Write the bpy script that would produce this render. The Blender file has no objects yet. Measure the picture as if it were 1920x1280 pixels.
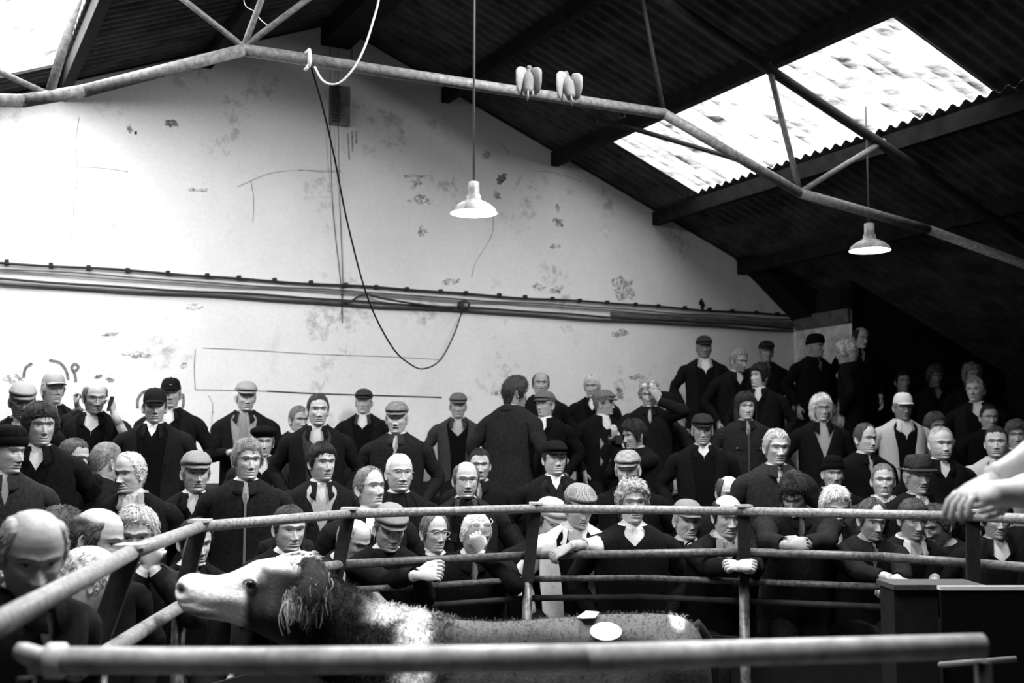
import bpy, math, random
import numpy as np
from mathutils import Matrix, Vector
random.seed(7); RNG = np.random.default_rng(7)
SC = bpy.context.scene; COL = SC.collection

# ------------------------------------------------------------------ camera, world, light, exposure
F = 2250.; HOR = 858.; EYE = 1.85
PIT = math.atan((HOR-640)/F); CP, SP = math.cos(PIT), math.sin(PIT)
cam = bpy.data.cameras.new('camera'); camo = bpy.data.objects.new('camera', cam); COL.objects.link(camo)
camo.location = (0, 0, EYE); camo.rotation_euler = (math.pi/2+PIT, 0, 0)
cam.sensor_width = 36; cam.lens = F/1920*36; cam.clip_start = .05; cam.clip_end = 100
cam.dof.use_dof = True; cam.dof.focus_distance = 6.4; cam.dof.aperture_fstop = 3.0
SC.camera = camo
SC.view_settings.view_transform = 'Standard'; SC.view_settings.look = 'None'
SC.view_settings.exposure = 0.0; SC.view_settings.gamma = 1.0
W = bpy.data.worlds.new('overcast'); SC.world = W; W.use_nodes = True
bgn = W.node_tree.nodes['Background']; bgn.inputs[0].default_value = (1, 1, 1, 1); bgn.inputs[1].default_value = 1.6
SC.cycles.max_bounces = 6; SC.cycles.transparent_max_bounces = 8
SC.cycles.sample_clamp_indirect = 4

def A3(*v): return np.array(v, float)
def ray(x, y):
    u = (x-960)/F; v = (640-y)/F
    return A3(u, CP-v*SP, SP+v*CP)
CAM = A3(0, 0, EYE)
def at(x, y, d): r = ray(x, y); return CAM+r*(d/r[1])
def atz(x, y, z): r = ray(x, y); return CAM+r*((z-EYE)/r[2])
PHI = math.radians(26.7)
TV = A3(math.cos(PHI), math.sin(PHI), 0); NV = A3(math.sin(PHI), -math.cos(PHI), 0); ZV = A3(0, 0, 1)
APEX = A3(-1.8885, 12.4502, 6.467); AF = A3(APEX[0], APEX[1], 0)
def B(s, r, z): return AF+TV*s+NV*r+ZV*z          # building frame: s along the gable, r away from it, z up
def hit(x, y, p0, nn): rr = ray(x, y); return CAM+rr*(np.dot(p0-CAM, nn)/np.dot(rr, nn))
def onwall(x, y, off=0.): return hit(x, y, AF+NV*off, NV)
def walld(x): return onwall(x, 858)[1]
MR, ML = .41, .385
def roofz(s): return APEX[2]-(MR*s if s > 0 else -ML*s)

def area(name, loc, direction, sx, sy, power, spread=180):
    l = bpy.data.lights.new(name, 'AREA'); l.shape = 'RECTANGLE'; l.size = sx; l.size_y = sy; l.energy = power; l.spread = math.radians(spread)
    o = bpy.data.objects.new(name, l); COL.objects.link(o); o.location = loc
    z = -Vector(direction).normalized(); y = Vector(NV); x = y.cross(z).normalized(); y = z.cross(x)
    o.rotation_euler = Matrix((x, y, z)).transposed().to_euler(); return o
DL = A3(*(TV[:2]*ML), -1.); DR = A3(*(-TV[:2]*MR), -1.)
area('daylight_roof_left', B(-3.4, 2.9, roofz(-3.4)+.12), DL, 1.25, 4.2, 310)
area('added_light_roof_left_rear', B(-3.4, 9.2, roofz(-3.4)+.12), DL, 1.25, 5.4, 320, 150)  # added rear lamp, out of view, fills faces from the front
area('added_light_roof_ridge', B(.68, 7.2, roofz(.68)+.12), DR, .95, 3.0, 690)  # added ridge lamp, out of view, lights the ring from above
area('daylight_roof_right', B(3.37, 3.0, roofz(3.37)+.12), DR, 1.25, 4.2, 75)

# ------------------------------------------------------------------ mesh helpers
def tag(o, label=None, cat=None, group=None, kind=None):
    if label: o['label'] = label
    if cat: o['category'] = cat
    if group: o['group'] = group
    if kind: o['kind'] = kind
    return o
def empty(name, loc):
    o = bpy.data.objects.new(name, None); COL.objects.link(o); o.location = tuple(loc); o.empty_display_size = .1; return o
class MB:
    """gathers pieces in world space and links them as one mesh object"""
    def __init__(s): s.V = []; s.Fc = []; s.C = []; s.n = 0
    def add(s, V, Fc, c=None):
        V = np.asarray(V, float).reshape(-1, 3); s.V.append(V)
        s.Fc += [tuple(i+s.n for i in f) for f in Fc]
        s.C.append(np.full(len(V), .5) if c is None else np.broadcast_to(np.asarray(c, float), (len(V),)).copy()); s.n += len(V)
        return s
    def grid(s, G, cu=False, cv=False, c=None, capu=False):
        n, m = G.shape[:2]; fs = []
        for i in range(n if cu else n-1):
            i2 = (i+1) % n
            for j in range(m if cv else m-1):
                j2 = (j+1) % m; fs.append((i*m+j, i*m+j2, i2*m+j2, i2*m+j))
        if capu:
            fs.append(tuple(range(m))[::-1]); fs.append(tuple((n-1)*m+j for j in range(m)))
        return s.add(G.reshape(-1, 3), fs, None if c is None else np.broadcast_to(c, (n, m)).reshape(-1))
    def box(s, lo, hi, X=None, c=None):
        pts = A3(*[(x, y, z) for x in (lo[0], hi[0]) for y in (lo[1], hi[1]) for z in (lo[2], hi[2])]).reshape(-1, 3)
        if X is not None: pts = np.array([X(*p) for p in pts])
        return s.add(pts, [(0, 1, 3, 2), (4, 6, 7, 5), (0, 4, 5, 1), (2, 3, 7, 6), (0, 2, 6, 4), (1, 5, 7, 3)], c)
    def tube(s, P, R, n=10, c=None, flat=1., up=None):
        s.grid(tubegrid(P, R, n, flat, up), cv=True, c=c, capu=True); return s
    def build(s, name, mat, parent=None, loc=None, smooth=True):
        V = np.concatenate(s.V); me = bpy.data.meshes.new(name)
        o = bpy.data.objects.new(name, me); COL.objects.link(o)
        base = A3(0, 0, 0)
        if parent is not None:
            o.parent = parent; base = A3(*wl(parent))
        elif loc is not None: base = A3(*loc); o.location = tuple(loc)
        me.from_pydata((V-base).tolist(), [], s.Fc)
        ca = me.color_attributes.new('Col', 'FLOAT_COLOR', 'POINT')
        c = np.concatenate(s.C); ca.data.foreach_set('color', np.stack([c, c, c, np.ones_like(c)], 1).astype(np.float32).ravel())
        if smooth: me.polygons.foreach_set('use_smooth', np.ones(len(me.polygons), bool))
        me.materials.append(mat); me.update(); return o
def wl(o):
    p = A3(0, 0, 0)
    while o is not None: p = p+A3(*o.location); o = o.parent
    return p
def unit(v): v = np.asarray(v, float); return v/(np.linalg.norm(v)+1e-12)
def tubegrid(P, R, n=10, flat=1., up=None):
    P = np.asarray(P, float); k = len(P); R = np.broadcast_to(np.asarray(R, float), (k,))
    T = np.gradient(P, axis=0); T = T/(np.linalg.norm(T, axis=1, keepdims=True)+1e-9)
    a = np.asarray(up, float) if up is not None else (A3(0, 0, 1) if abs(T[0][2]) < .9 else A3(1, 0, 0))
    out = np.zeros((k, n, 3)); th = np.arange(n)/n*2*np.pi
    for i in range(k):
        a = unit(a-T[i]*np.dot(a, T[i])); b = np.cross(T[i], a)
        out[i] = P[i]+R[i]*(np.cos(th)[:, None]*a*flat+np.sin(th)[:, None]*b)
    return out
def spline(P, n):
    P = np.asarray(P, float); k = len(P); Q = np.vstack([2*P[0]-P[1], P, 2*P[-1]-P[-2]]); out = []
    for x in np.linspace(0, k-1, n):
        i = min(int(x), k-2); f = x-i; a, b, c, d = Q[i:i+4]
        out.append(.5*((2*b)+(-a+c)*f+(2*a-5*b+4*c-d)*f*f+(-a+3*b-3*c+d)*f**3))
    return np.array(out)
def chain(P, R, n=10):       # tube along a jointed chain with round ends
    P = np.asarray(P, float); return P, R
class SN:                    # smooth vector-free noise: a sum of sines
    def __init__(s, seed, f, k=7):
        g = np.random.default_rng(seed); s.K = g.normal(size=(k, 3))*f; s.p = g.uniform(0, 6.28, k)
    def __call__(s, P): return np.sin(P @ s.K.T+s.p).mean(-1)*1.6
def rail(pts, rad, name, mat, parent, n=14):
    m = MB()
    for p, q in zip(pts[:-1], pts[1:]): m.tube([p, (p+q)/2, q], rad, n)
    for p in pts[1:-1]: ball(m, p, rad*1.02)
    return m.build(name, mat, parent)
def ball(m, p, r, nu=8, nv=12, c=None, sc=(1, 1, 1)):
    u = np.linspace(.001, np.pi-.001, nu); v = np.arange(nv)/nv*2*np.pi
    G = np.stack([np.sin(u)[:, None]*np.cos(v)*sc[0], np.sin(u)[:, None]*np.sin(v)*sc[1], np.cos(u)[:, None]*np.ones(nv)*sc[2]], -1)*r+np.asarray(p)
    m.grid(G, cv=True, c=c)

# ------------------------------------------------------------------ materials
def nt(name):
    m = bpy.data.materials.new(name); m.use_nodes = True; t = m.node_tree
    return m, t.nodes, t.links, t.nodes['Principled BSDF']
MC = {}
def plain(tone, rough=.8, spec=.3, metal=0., noise=None, bump=0., bscale=200., var=.35, emit=0., nscale=None):
    key = (round(tone, 3), rough, spec, metal, noise, bump, bscale, var, emit)
    if key in MC: return MC[key]
    m, N, L, b = nt('surface'); b.inputs['Roughness'].default_value = rough; b.inputs['Specular IOR Level'].default_value = spec; b.inputs['Metallic'].default_value = metal
    b.inputs['Base Color'].default_value = (tone, tone, tone, 1)
    if noise or bump:
        tc = N.new('ShaderNodeTexCoord')
    if noise:
        n = N.new('ShaderNodeTexNoise'); n.inputs['Scale'].default_value = noise; n.inputs['Detail'].default_value = 4; n.inputs['Roughness'].default_value = .65
        L.new(tc.outputs['Object'], n.inputs['Vector']); r = N.new('ShaderNodeValToRGB')
        a, c = tone*(1-var), tone*(1+var); r.color_ramp.elements[0].position = .35; r.color_ramp.elements[1].position = .65
        r.color_ramp.elements[0].color = (a, a, a, 1); r.color_ramp.elements[1].color = (c, c, c, 1)
        L.new(n.outputs['Fac'], r.inputs['Fac']); L.new(r.outputs['Color'], b.inputs['Base Color'])
    if bump:
        n2 = N.new('ShaderNodeTexNoise'); n2.inputs['Scale'].default_value = bscale; n2.inputs['Detail'].default_value = 3; L.new(tc.outputs['Object'], n2.inputs['Vector'])
        bp = N.new('ShaderNodeBump'); bp.inputs['Strength'].default_value = bump; bp.inputs['Distance'].default_value = .004
        L.new(n2.outputs['Fac'], bp.inputs['Height']); L.new(bp.outputs['Normal'], b.inputs['Normal'])
    if emit:
        b.inputs['Emission Color'].default_value = (1, 1, 1, 1); b.inputs['Emission Strength'].default_value = emit
    MC[key] = m; return m
def cloth(tone):
    tone = tone*.6 if tone < .1 else tone
    return plain(tone, .95, .08, noise=55., bump=.55, bscale=34., var=.35 if tone < .2 else .08)
def checked(tone, tone2, scale):
    key = ('chk', tone, tone2, scale)
    if key in MC: return MC[key]
    m, N, L, b = nt('checked_tweed'); b.inputs['Roughness'].default_value = .95; b.inputs['Specular IOR Level'].default_value = .05
    tc = N.new('ShaderNodeTexCoord'); k = N.new('ShaderNodeTexChecker'); k.inputs['Scale'].default_value = scale
    k.inputs[1].default_value = (tone,)*3+(1,); k.inputs[2].default_value = (tone2,)*3+(1,)
    L.new(tc.outputs['Object'], k.inputs['Vector']); L.new(k.outputs['Color'], b.inputs['Base Color']); MC[key] = m; return m
def vcol(name, rough=.6, spec=.3, bump=0., bscale=300., mottling=0.):
    m, N, L, b = nt(name); b.inputs['Roughness'].default_value = rough; b.inputs['Specular IOR Level'].default_value = spec
    a = N.new('ShaderNodeAttribute'); a.attribute_name = 'Col'; L.new(a.outputs['Color'], b.inputs['Base Color'])
    tc = N.new('ShaderNodeTexCoord')
    if mottling:
        n = N.new('ShaderNodeTexNoise'); n.inputs['Scale'].default_value = 90; n.inputs['Detail'].default_value = 3; L.new(tc.outputs['Object'], n.inputs['Vector'])
        mr = N.new('ShaderNodeMapRange'); mr.inputs['To Min'].default_value = 1-mottling; mr.inputs['To Max'].default_value = 1+mottling; L.new(n.outputs['Fac'], mr.inputs['Value'])
        mx = N.new('ShaderNodeVectorMath'); mx.operation = 'SCALE'; L.new(a.outputs['Color'], mx.inputs[0]); L.new(mr.outputs['Result'], mx.inputs['Scale']); L.new(mx.outputs['Vector'], b.inputs['Base Color'])
    if bump:
        n2 = N.new('ShaderNodeTexNoise'); n2.inputs['Scale'].default_value = bscale; L.new(tc.outputs['Object'], n2.inputs['Vector'])
        bp = N.new('ShaderNodeBump'); bp.inputs['Strength'].default_value = bump; bp.inputs['Distance'].default_value = .003
        L.new(n2.outputs['Fac'], bp.inputs['Height']); L.new(bp.outputs['Normal'], b.inputs['Normal'])
    return m
SKIN = vcol('skin', .5, .35, .25, 160., .22)
HAIRM = vcol('hair', .7, .25, .8, 260., .5)
COAT = vcol('cattle_coat', .8, .15, .9, 90., .45)

def plaster():
    m, N, L, b = nt('whitewashed_wall'); b.inputs['Roughness'].default_value = .9; b.inputs['Specular IOR Level'].default_value = .1
    tc = N.new('ShaderNodeTexCoord')
    def noise(sc, det, rough=.6, vec=None):
        n = N.new('ShaderNodeTexNoise'); n.inputs['Scale'].default_value = sc; n.inputs['Detail'].default_value = det; n.inputs['Roughness'].default_value = rough
        L.new(vec or tc.outputs['Object'], n.inputs['Vector']); return n.outputs['Fac']
    def ramp(v, p0, c0, p1, c1):
        r = N.new('ShaderNodeMapRange'); r.inputs['From Min'].default_value = p0; r.inputs['From Max'].default_value = p1
        r.inputs['To Min'].default_value = c0; r.inputs['To Max'].default_value = c1; L.new(v, r.inputs['Value']); return r.outputs['Result']
    def mul(a, c):
        x = N.new('ShaderNodeMath'); x.operation = 'MULTIPLY'; L.new(a, x.inputs[0]); L.new(c, x.inputs[1]); return x.outputs[0]
    mp = N.new('ShaderNodeMapping'); mp.inputs['Scale'].default_value = (1, 1, .35); L.new(tc.outputs['Object'], mp.inputs['Vector'])
    base = ramp(noise(.8, 4), .3, .74, .7, .86)
    fine = ramp(noise(30, 3), .3, .95, .7, 1.03)
    stain = mul(ramp(noise(1.15, 5, .7, None), .66, 1., .73, .0), fine)       # flaking patches
    st = N.new('ShaderNodeMath'); st.operation = 'ADD'; L.new(ramp(noise(9, 4, .7), .45, 1., .62, .62), st.inputs[0]); L.new(ramp(noise(1.3, 2, .5), .55, .4, .68, .0), st.inputs[1]); st.use_clamp = True
    streak = ramp(noise(2.2, 5, .7, mp.outputs['Vector']), .62, 1., .8, .8)
    v = mul(mul(mul(base, fine), st.outputs[0]), streak)
    L.new(v, b.inputs['Base Color'])
    bp = N.new('ShaderNodeBump'); bp.inputs['Strength'].default_value = .35; bp.inputs['Distance'].default_value = .02
    L.new(noise(7, 6, .7), bp.inputs['Height']); L.new(bp.outputs['Normal'], b.inputs['Normal'])
    return m
def rooflight(dirt=.07):
    m, N, L, b = nt('dirty_rooflight'); N.remove(b); out = N['Material Output']
    tc = N.new('ShaderNodeTexCoord'); n = N.new('ShaderNodeTexNoise'); n.inputs['Scale'].default_value = 1.; n.inputs['Detail'].default_value = 5; n.inputs['Roughness'].default_value = .7
    mp = N.new('ShaderNodeMapping'); mp.inputs['Rotation'].default_value = (0, 0, -PHI); mp.inputs['Scale'].default_value = (1.3, 6., 1.); L.new(tc.outputs['Object'], mp.inputs['Vector']); L.new(mp.outputs['Vector'], n.inputs['Vector'])
    r = N.new('ShaderNodeMapRange'); r.inputs['From Min'].default_value = .52; r.inputs['From Max'].default_value = .7; r.inputs['To Min'].default_value = 0.; r.inputs['To Max'].default_value = .95; r.clamp = True
    wv = N.new('ShaderNodeTexWave'); wv.bands_direction = 'Y'; wv.inputs['Scale'].default_value = 2.15; wv.inputs['Distortion'].default_value = 1.; wv.inputs['Detail'].default_value = 3
    mp2 = N.new('ShaderNodeMapping'); mp2.inputs['Rotation'].default_value = (0, 0, -PHI); L.new(tc.outputs['Object'], mp2.inputs['Vector']); L.new(mp2.outputs['Vector'], wv.inputs['Vector'])
    ad = N.new('ShaderNodeMath'); ad.operation = 'MULTIPLY_ADD'; ad.inputs[1].default_value = dirt; L.new(wv.outputs['Fac'], ad.inputs[0]); L.new(n.outputs['Fac'], ad.inputs[2]); L.new(ad.outputs[0], r.inputs['Value'])
    tr = N.new('ShaderNodeBsdfTransparent'); df = N.new('ShaderNodeBsdfDiffuse'); df.inputs[0].default_value = (.12, .12, .12, 1)
    mx = N.new('ShaderNodeMixShader'); L.new(r.outputs['Result'], mx.inputs[0]); L.new(tr.outputs[0], mx.inputs[1]); L.new(df.outputs[0], mx.inputs[2]); L.new(mx.outputs[0], out.inputs[0])
    return m
PLASTER = plaster(); ROOFLIGHT = rooflight(); CLEARLIGHT = rooflight(-.12)
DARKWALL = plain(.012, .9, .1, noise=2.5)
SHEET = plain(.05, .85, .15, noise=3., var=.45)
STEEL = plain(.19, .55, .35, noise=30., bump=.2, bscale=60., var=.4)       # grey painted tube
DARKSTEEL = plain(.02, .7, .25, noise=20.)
RAILM = plain(.25, .5, .4, noise=60., bump=.3, bscale=90., var=.45)
GALV = plain(.14, .4, .5, metal=.3, noise=12., var=.8)
TIMBER = plain(.012, .9, .1, noise=8.)
CONC = plain(.06, .95, .1, noise=3.)
BLACK = plain(.008, .6, .3)
WHITE = plain(.8, .7, .2)
PAPER = plain(.85, .8, .1)
ENAMEL = plain(.26, .5, .4, noise=9., var=.6)
LAMPIN = plain(.9, .6, .2, emit=3.)

# ------------------------------------------------------------------ the building
def quadgrid(f, us, vs): return np.array([[f(u, v) for v in vs] for u in us])
EAV, LEN, AIS = 6.15, 16., 8.7
m = MB()
prof = [(-EAV, 0), (EAV, 0), (EAV, roofz(EAV)), (0, APEX[2]), (-EAV, roofz(-EAV))]
m.add([B(s, 0, z) for s, z in prof]+[B(s, -.2, z) for s, z in prof], [(0, 1, 2, 3, 4), (9, 8, 7, 6, 5)]+[(i, (i+1) % 5, (i+1) % 5+5, i+5) for i in range(5)])
wall_back = m.build('wall_back', PLASTER, smooth=False); tag(wall_back, 'whitewashed gable wall behind the crowd, cracked and stained', 'wall', kind='structure')
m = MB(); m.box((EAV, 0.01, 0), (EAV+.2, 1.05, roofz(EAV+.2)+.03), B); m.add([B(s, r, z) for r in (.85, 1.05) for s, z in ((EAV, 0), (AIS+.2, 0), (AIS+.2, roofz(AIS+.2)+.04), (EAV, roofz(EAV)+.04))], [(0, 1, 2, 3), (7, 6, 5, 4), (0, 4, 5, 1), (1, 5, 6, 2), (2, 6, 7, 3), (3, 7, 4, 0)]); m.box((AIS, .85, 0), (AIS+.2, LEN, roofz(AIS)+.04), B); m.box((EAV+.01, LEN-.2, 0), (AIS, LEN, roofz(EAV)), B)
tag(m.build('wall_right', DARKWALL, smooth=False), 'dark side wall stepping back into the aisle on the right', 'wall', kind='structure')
m = MB(); m.box((-EAV-.2, 0, 0), (-EAV, LEN, roofz(-EAV)), B); tag(m.build('wall_left', plain(.08, .9, .1), smooth=False), 'side wall on the left, out of the picture', 'wall', kind='structure')
m = MB(); m.add([B(s, LEN, z) for s, z in prof]+[B(s, LEN+.2, z) for s, z in prof], [(0, 1, 2, 3, 4), (9, 8, 7, 6, 5)]+[(i, (i+1) % 5, (i+1) % 5+5, i+5) for i in range(5)])
tag(m.build('wall_front', plain(.05, .9, .1), smooth=False), 'gable wall behind the photographer', 'wall', kind='structure')
m = MB(); m.box((-EAV, 0, -.1), (AIS, LEN, 0), B); tag(m.build('floor', CONC, smooth=False), 'dark concrete floor of the ring and hall', 'floor', kind='structure')

# corrugated roof with openings for the rooflights
SK = {1: (2.75, 4.0, .9, 2.2), 2: (2.75, 4.0, 2.2, 3.65), 3: (2.75, 4.0, 3.65, 5.1),
      4: (-4.05, -2.8, .65, 2.2), 5: (-4.05, -2.8, 2.2, 3.65), 6: (-4.05, -2.8, 3.65, 5.1), 7: (-4.05, -2.8, 6.5, 8.), 8: (-4.05, -2.8, 8., 9.5), 9: (-4.05, -2.8, 9.5, 11.), 10: (.2, 1.15, 5.7, 7.2), 11: (.2, 1.15, 7.2, 8.7)}  # rear left and ridge panels are unseen, added to bring in light
WV = .146
def corr(r): return .022*math.cos(2*math.pi*r/WV)
def sheet(mb, s0, s1, r0, r1, lift=0., ns=2):
    k = max(3, int(round((r1-r0)/WV*8))); ss = np.linspace(s0, s1, ns); rs = np.linspace(r0, r1, k+1)
    G = np.array([[B(s, r, roofz(s if s else 1e-6)+corr(r)+.03+lift) for r in rs] for s in ss]); mb.grid(G)
m = MB()
for side in (1, -1):
    e = side*(EAV+.25) if side < 0 else AIS+.3
    hs = [v for v in SK.values() if (v[0] > 0) == (side > 0)]; cuts = sorted({side*1e-6, e, *[q for v in hs for q in v[:2]]})
    for s0, s1 in zip(cuts[:-1], cuts[1:]):
        c = -.15
        for v in sorted([v for v in hs if v[0] <= s0+1e-9 and v[1] >= s1-1e-9], key=lambda v: v[2]):
            if v[2] > c+1e-6: sheet(m, s0, s1, c, v[2])
            c = v[3]
        sheet(m, s0, s1, c, LEN+.15)
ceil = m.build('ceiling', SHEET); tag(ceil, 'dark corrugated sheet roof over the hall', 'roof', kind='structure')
for k, (s0, s1, r0, r1) in SK.items():
    m = MB(); sheet(m, s0-.0, s1+.0, r0, r1, .012, 6)
    o = m.build('window_%d' % k, ROOFLIGHT if k < 4 else CLEARLIGHT)
    tag(o, {1: 'rooflight panel nearest the gable, right of the hanging lamp', 2: 'middle dirty corrugated rooflight panel in right roof slope', 3: 'upper right mottled corrugated rooflight panel', 4: 'left rooflight panel nearest the gable, glaring white at top left'}.get(k, 'corrugated rooflight panel in the left roof slope, the rear ones added unseen for light' if k < 10 else 'added unseen rooflight panel near the ridge, for light on the ring'), 'rooflight', kind='structure')
for nm, s in (('portal_right', 3.37),):
    o = area(nm, B(s, 3.0, roofz(s)-.06), DR, 1.25, 4.2, 1.); o.data.cycles.is_portal = True
# purlins run along the hall under the sheets
k = 0
for s, lab in ((1.28, 'upper dark roof purlin right of the ridge'), (2.66, 'dark purlin along the top edge of the rooflights'), (4.05, 'dark purlin along the lower edge of the rooflights'), (5.3, 'lowest purlin near the right eaves'),
               (-1.35, 'upper roof purlin left of the ridge'), (-2.72, 'purlin along the top edge of the left rooflight'), (-4.12, 'purlin along the lower edge of the left rooflight')):
    k += 1; z = roofz(s)
    m = MB(); m.box((s-.045, -.0, z-.17), (s+.045, LEN, z-.01), B)
    tag(m.build('trim_%d' % k, TIMBER, smooth=False), lab, 'purlin', kind='structure')
m = MB(); m.box((-.16, 0, APEX[2]-.26), (.16, LEN, APEX[2]-.04), B); tag(m.build('trim_8', TIMBER, smooth=False), 'dark ridge beam at the roof apex', 'ridge beam', kind='structure')
m = MB(); m.add([B(s, r, z) for r in (.02, .4) for s, z in ((5.2, 4.32), (6.14, 3.93), (6.14, 3.55), (5.45, 4.1))], [(0, 1, 2, 3), (7, 6, 5, 4), (0, 4, 5, 1), (1, 5, 6, 2), (2, 6, 7, 3), (3, 7, 4, 0)])
tag(m.build('trim_9', TIMBER, smooth=False), 'dark haunch bracket at the right eaves corner', 'bracket', kind='structure')

# plaster lines, cracks and painted marks on the gable
def wallline(pts, wd, name, tone, th=.004):
    m = MB(); P = [onwall(x, y, .001) for x, y in pts]
    P = spline(P, max(4, 3*len(P))) if len(P) > 2 else np.array(P)
    G = []
    for i, p in enumerate(P):
        t = unit(P[min(i+1, len(P)-1)]-P[max(i-1, 0)]); sd = np.cross(NV, t)
        w = wd*(.35+.65*abs(math.sin(i*1.7+.6))) if name == 'crack' else wd
        G.append([p-sd*w, p-sd*w+NV*th, p+sd*w+NV*th, p+sd*w])
    m.grid(np.array(G)); return m.build(name, plain(tone, .95, .05, noise=40., var=.5), wall_back, smooth=False)
wallline([(500, 733), (600, 738), (700, 741), (800, 744), (828, 745)], .006, 'plaster_joint', .03)
wallline([(366, 730), (430, 731), (500, 733)], .003, 'plaster_joint', .2)
wallline([(366, 655), (364, 690), (366, 730)], .003, 'plaster_joint', .2)
wallline([(380, 652), (470, 656), (600, 664), (720, 668), (830, 674)], .003, 'crack', .25)
for c in ([(148, 220), (142, 270), (145, 330), (137, 400), (133, 470)], [(145, 312), (200, 316), (240, 322)], [(470, 340), (475, 370), (474, 415)], [(925, 405), (922, 440), (905, 470), (890, 495), (884, 520)],
          [(445, 350), (520, 322), (640, 320)], [(1000, 320), (1040, 324), (1090, 340)], [(398, 770), (397, 790), (399, 815)], [(390, 740), (398, 755), (399, 775)], [(560, 318), (600, 322), (640, 322)], [(930, 264), (945, 275), (955, 290)]):
    wallline(c, .0025, 'crack', .3)
def patch(x, y, w, h, tone, seed):
    g = np.random.default_rng(seed); n = 30; th = np.arange(n)/n*2*np.pi; rr = 1+sum(a_*np.sin(th*k_+g.uniform(0, 6)) for k_, a_ in ((1, .2), (2, .28), (4, .16), (7, .14)))+g.normal(0, .12, n)
    m = MB(); P = [onwall(x+w*math.cos(a)*r, y+h*math.sin(a)*r, .003) for a, r in zip(th, rr)]; Q = [p-NV*.003 for p in P]
    m.add(P+Q+[onwall(x, y, .004)], [(i, (i+1) % n, 2*n) for i in range(n)]+[(i, i+n, (i+1) % n+n, (i+1) % n) for i in range(n)])
    m.build('flaked_patch', plain(tone, .95, .05, noise=25., var=.7), wall_back, smooth=False)
for i, (x, y, w, h, tn) in enumerate([(323, 232, 9, 9, .22), (243, 243, 5, 7, .35), (254, 249, 2, 4, .05), (370, 355, 16, 4, .5), (942, 333, 9, 9, .16), (933, 366, 8, 6, .35), (912, 292, 6, 9, .5), (1048, 418, 11, 7, .42), (1045, 390, 4, 6, .45),
        (1043, 461, 8, 5, .45), (1040, 505, 3, 9, .45), (1044, 541, 11, 8, .5), (1008, 538, 12, 6, .55), (1172, 540, 22, 18, .55), (848, 527, 14, 6, .5), (795, 375, 26, 7, .55), (780, 345, 8, 12, .6), (783, 330, 18, 4, .5),
        (790, 435, 9, 8, .55), (1316, 571, 6, 8, .03), (1160, 625, 14, 8, .5), (210, 626, 14, 3, .4), (255, 665, 20, 7, .55), (345, 685, 7, 4, .55), (183, 706, 6, 4, .3), (205, 711, 7, 4, .3), (25, 712, 14, 10, .55), (365, 575, 12, 7, .6), (1163, 737, 7, 9, .3), (935, 735, 12, 6, .5), (1192, 706, 12, 5, .5)]):
    patch(x, y, w, h, tn, i)
for pts in ([(44, 708), (48, 690), (60, 681)], [(92, 675), (112, 680), (124, 695), (128, 712)], [(142, 716), (140, 700), (134, 690), (140, 682), (147, 688), (141, 696)], [(258, 765), (258, 750), (266, 737), (276, 732)], [(343, 738), (344, 755), (342, 765)]):
    wallline(pts, .013, 'painted_mark', .18, .002)

# louvred vent with rust stain and vertical conduits
ve = empty('wall_vent', onwall(635, 240)); tag(ve, 'grey louvred vent box high on the gable wall', 'vent')
p = onwall(635, 200); q = p-AF; s0 = float(q @ TV)
m = MB(); m.box((s0-.105, 0.0, p[2]-.21), (s0+.105, .07, p[2]+.21), B); m.build('vent_box', plain(.17, .8, .2, noise=6., var=.5), ve, smooth=False)
for i in range(12):
    z = p[2]-.19+i*.034; m = MB(); m.box((s0-.1, .068, z), (s0-.01, .09, z+.016), B); m.build('louvre', plain(.06, .7, .2), ve, smooth=False)
for xs in ((652, 655, 250, 300), (660, 661, 246, 285), (668, 668, 246, 270)):
    wallline([(xs[0], xs[2]), (xs[1], xs[3])], .008, 'stain', .35, .002)
for i, (pts, lab) in enumerate([([(619, 66), (619, 160), (619, 245), (625, 400), (640, 540), (642, 605)], 'thin dark wire hanging down the gable, left of the pair'), ([(634, 62), (634, 160), (634, 245), (638, 400), (643, 530), (640, 590)], 'thin dark wire hanging down the gable behind the vent'), ([(660, 68), (660, 118)], 'short wire below the ridge beam')]):
    P = [onwall(x, y, .012+(.09 if 150 < y < 260 else 0)) for x, y in pts]; m = MB(); m.tube(spline(P, 16) if len(P) > 2 else P, .004, 6)
    tag(m.build('hanging_wire', plain(.05, .8, .2)), lab, 'wire', 'wires down the gable')

# cable runs along the gable
RUN = [(3.648, .013, .03, 'topmost clipped dark cable along the gable wall'), (3.590, .008, .1, 'second cable from top along the gable wall'), (3.565, .007, .15, 'thin pale cable in the middle of the run'), (3.492, .012, .04, 'fourth cable from top along the gable wall'), (3.452, .014, .05, 'lowest thick conduit along the gable wall')]
for i, (z, rad, tone, lab) in enumerate(RUN):
    P = np.array([B(s, .03, z+.006*math.sin(s*2.3+i)+.004*math.sin(s*5+i*2)) for s in np.linspace(-6.1, 6.1, 60)])
    m = MB(); m.tube(P, rad, 8); o = m.build('wall_cable', plain(tone, .7, .3)); tag(o, lab, 'cable', 'cables along the gable wall')
    if i == 0:
        for s in np.arange(-6, 6.1, .36):
            s += random.uniform(-.03, .03); m = MB(); m.box((s-.018, .0, z-.01), (s+.018, .05, z+.03), B); m.build('clip', BLACK, o, smooth=False)
m = MB(); m.box((3.4, .006, 3.503), (6.14, .028, 3.553), B); tag(m.build('cable_trunking', plain(.1, .7, .3, noise=10.), smooth=False), 'grey cable trunking along the gable towards the right corner', 'trunking')
m = MB(); m.box((6.085, 0.07, 3.46), (6.14, 1.04, 3.63), B); tag(m.build('cable_trunking', plain(.1, .7, .3, noise=10.), smooth=False), 'grey cable trunking turning along the dark right wall', 'trunking')
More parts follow.
